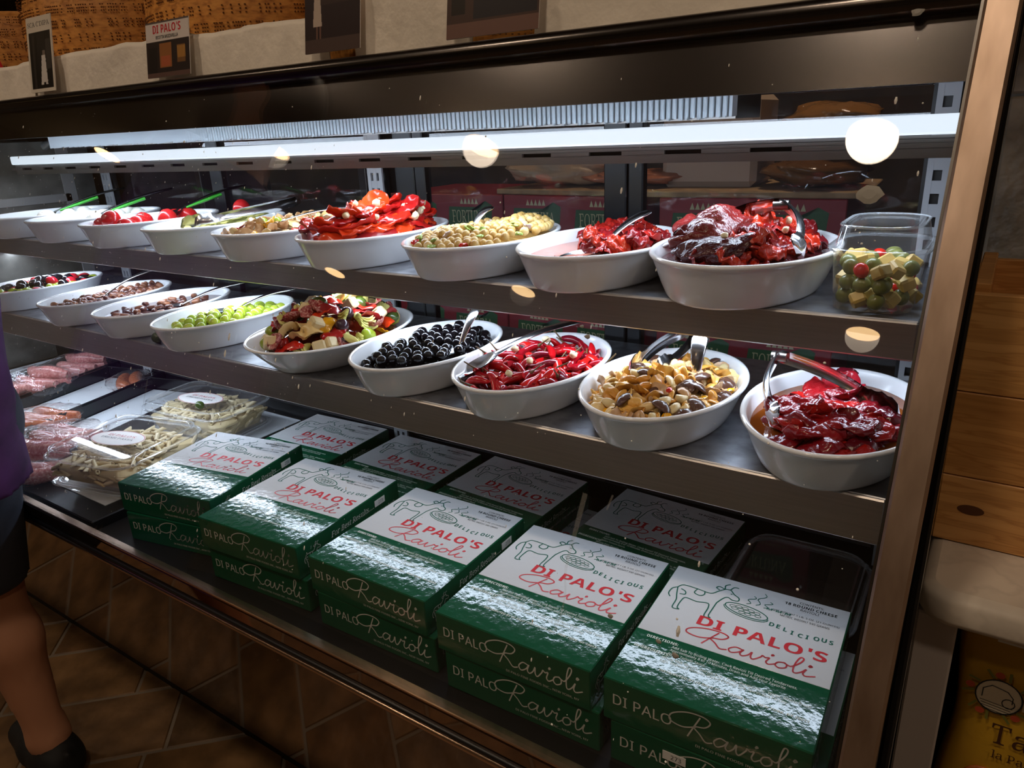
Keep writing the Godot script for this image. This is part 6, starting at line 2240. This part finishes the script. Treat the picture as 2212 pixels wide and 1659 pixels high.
	surface_net(b, [[pel + r * 0.05 + Vector3(0, 0.04, 0), ch + r * 0.06, 0.15, 0.14], [pel - r * 0.05 + Vector3(0, 0.04, 0), ch - r * 0.05, 0.15, 0.14], [pel + r * 0.06 + Vector3(0, -0.16, 0), pel + r * 0.05, 0.142, 0.15], [pel - r * 0.06 + Vector3(0, -0.16, 0), pel - r * 0.05, 0.142, 0.15], [ch, ch + Vector3(0, 0.14, 0), 0.145, 0.105], [ch + Vector3(0, 0.13, 0), rs, 0.09, 0.075], [ch + Vector3(0, 0.13, 0), ls, 0.09, 0.075], [rs, rs.lerp(re, 0.62), 0.07, 0.066], [ls, ls.lerp(le, 0.62), 0.07, 0.066]], 0.016, 0.012, 0.70)
	wpart("t_shirt", b, M.shirt, t)
	b = MB.new()
	surface_net(b, [[pel + r * 0.05 + Vector3(0, 0.0, 0), rh + r * 0.01, 0.135, 0.115], [pel - r * 0.05 + Vector3(0, 0.0, 0), lh - r * 0.01, 0.135, 0.115], [rh + r * 0.01, rk + Vector3(0, -0.06, 0), 0.108, 0.066], [lh - r * 0.01, lk + Vector3(0, -0.09, 0), 0.115, 0.078]], 0.016, 0.012, 0.465)
	wpart("shorts", b, M.shorts, t)
	for s in 2:
		var an: Vector3 = ra if s == 0 else la
		b = MB.new()
		surface_net(b, [[an + Vector3(0, -0.045, 0) - f * 0.03, an + Vector3(0, -0.052, 0) + f * 0.06, 0.044, 0.043], [an + Vector3(0, -0.052, 0) + f * 0.06, an + Vector3(0, -0.058, 0) + f * 0.14, 0.043, 0.032], [an + Vector3(0, -0.045, 0), an + Vector3(0, -0.03, 0) - f * 0.01, 0.045, 0.04], [an - f * 0.05 + Vector3(0, -0.045, 0), an - f * 0.072 + Vector3(0, -0.008, 0), 0.016, 0.006]], 0.008, 0.006)
		wpart("shoe", b, M.shoe, t)
	b = MB.new()
	surface_net(b, [[head + Vector3(0, 0.055, 0) - f * 0.02, head + Vector3(0, 0.045, 0) - f * 0.035, 0.086, 0.088], [head - f * 0.06 + Vector3(0, -0.02, 0), head - f * 0.05 + Vector3(0, 0.03, 0), 0.055, 0.07]], 0.01, 0.008)
	wpart("hair", b, M.hair, t)
	for s in [-1, 1]:
		b = MB.new()
		b.blob(head + f * 0.088 + r * s * 0.032 + Vector3(0, 0.006, 0), Vector3(0.011, 0.007, 0.011), null, 0.0, 10, 7)
		wpart("eye", b, M.eye, t)
	b = MB.new()
	b.tube([head + f * 0.09 - r * 0.024 + Vector3(0, -0.062, 0), head + f * 0.096 + Vector3(0, -0.062, 0), head + f * 0.09 + r * 0.024 + Vector3(0, -0.062, 0)], [0.003, 0.007, 0.003], 8, 0.6)
	wpart("mouth", b, M.lip, t)
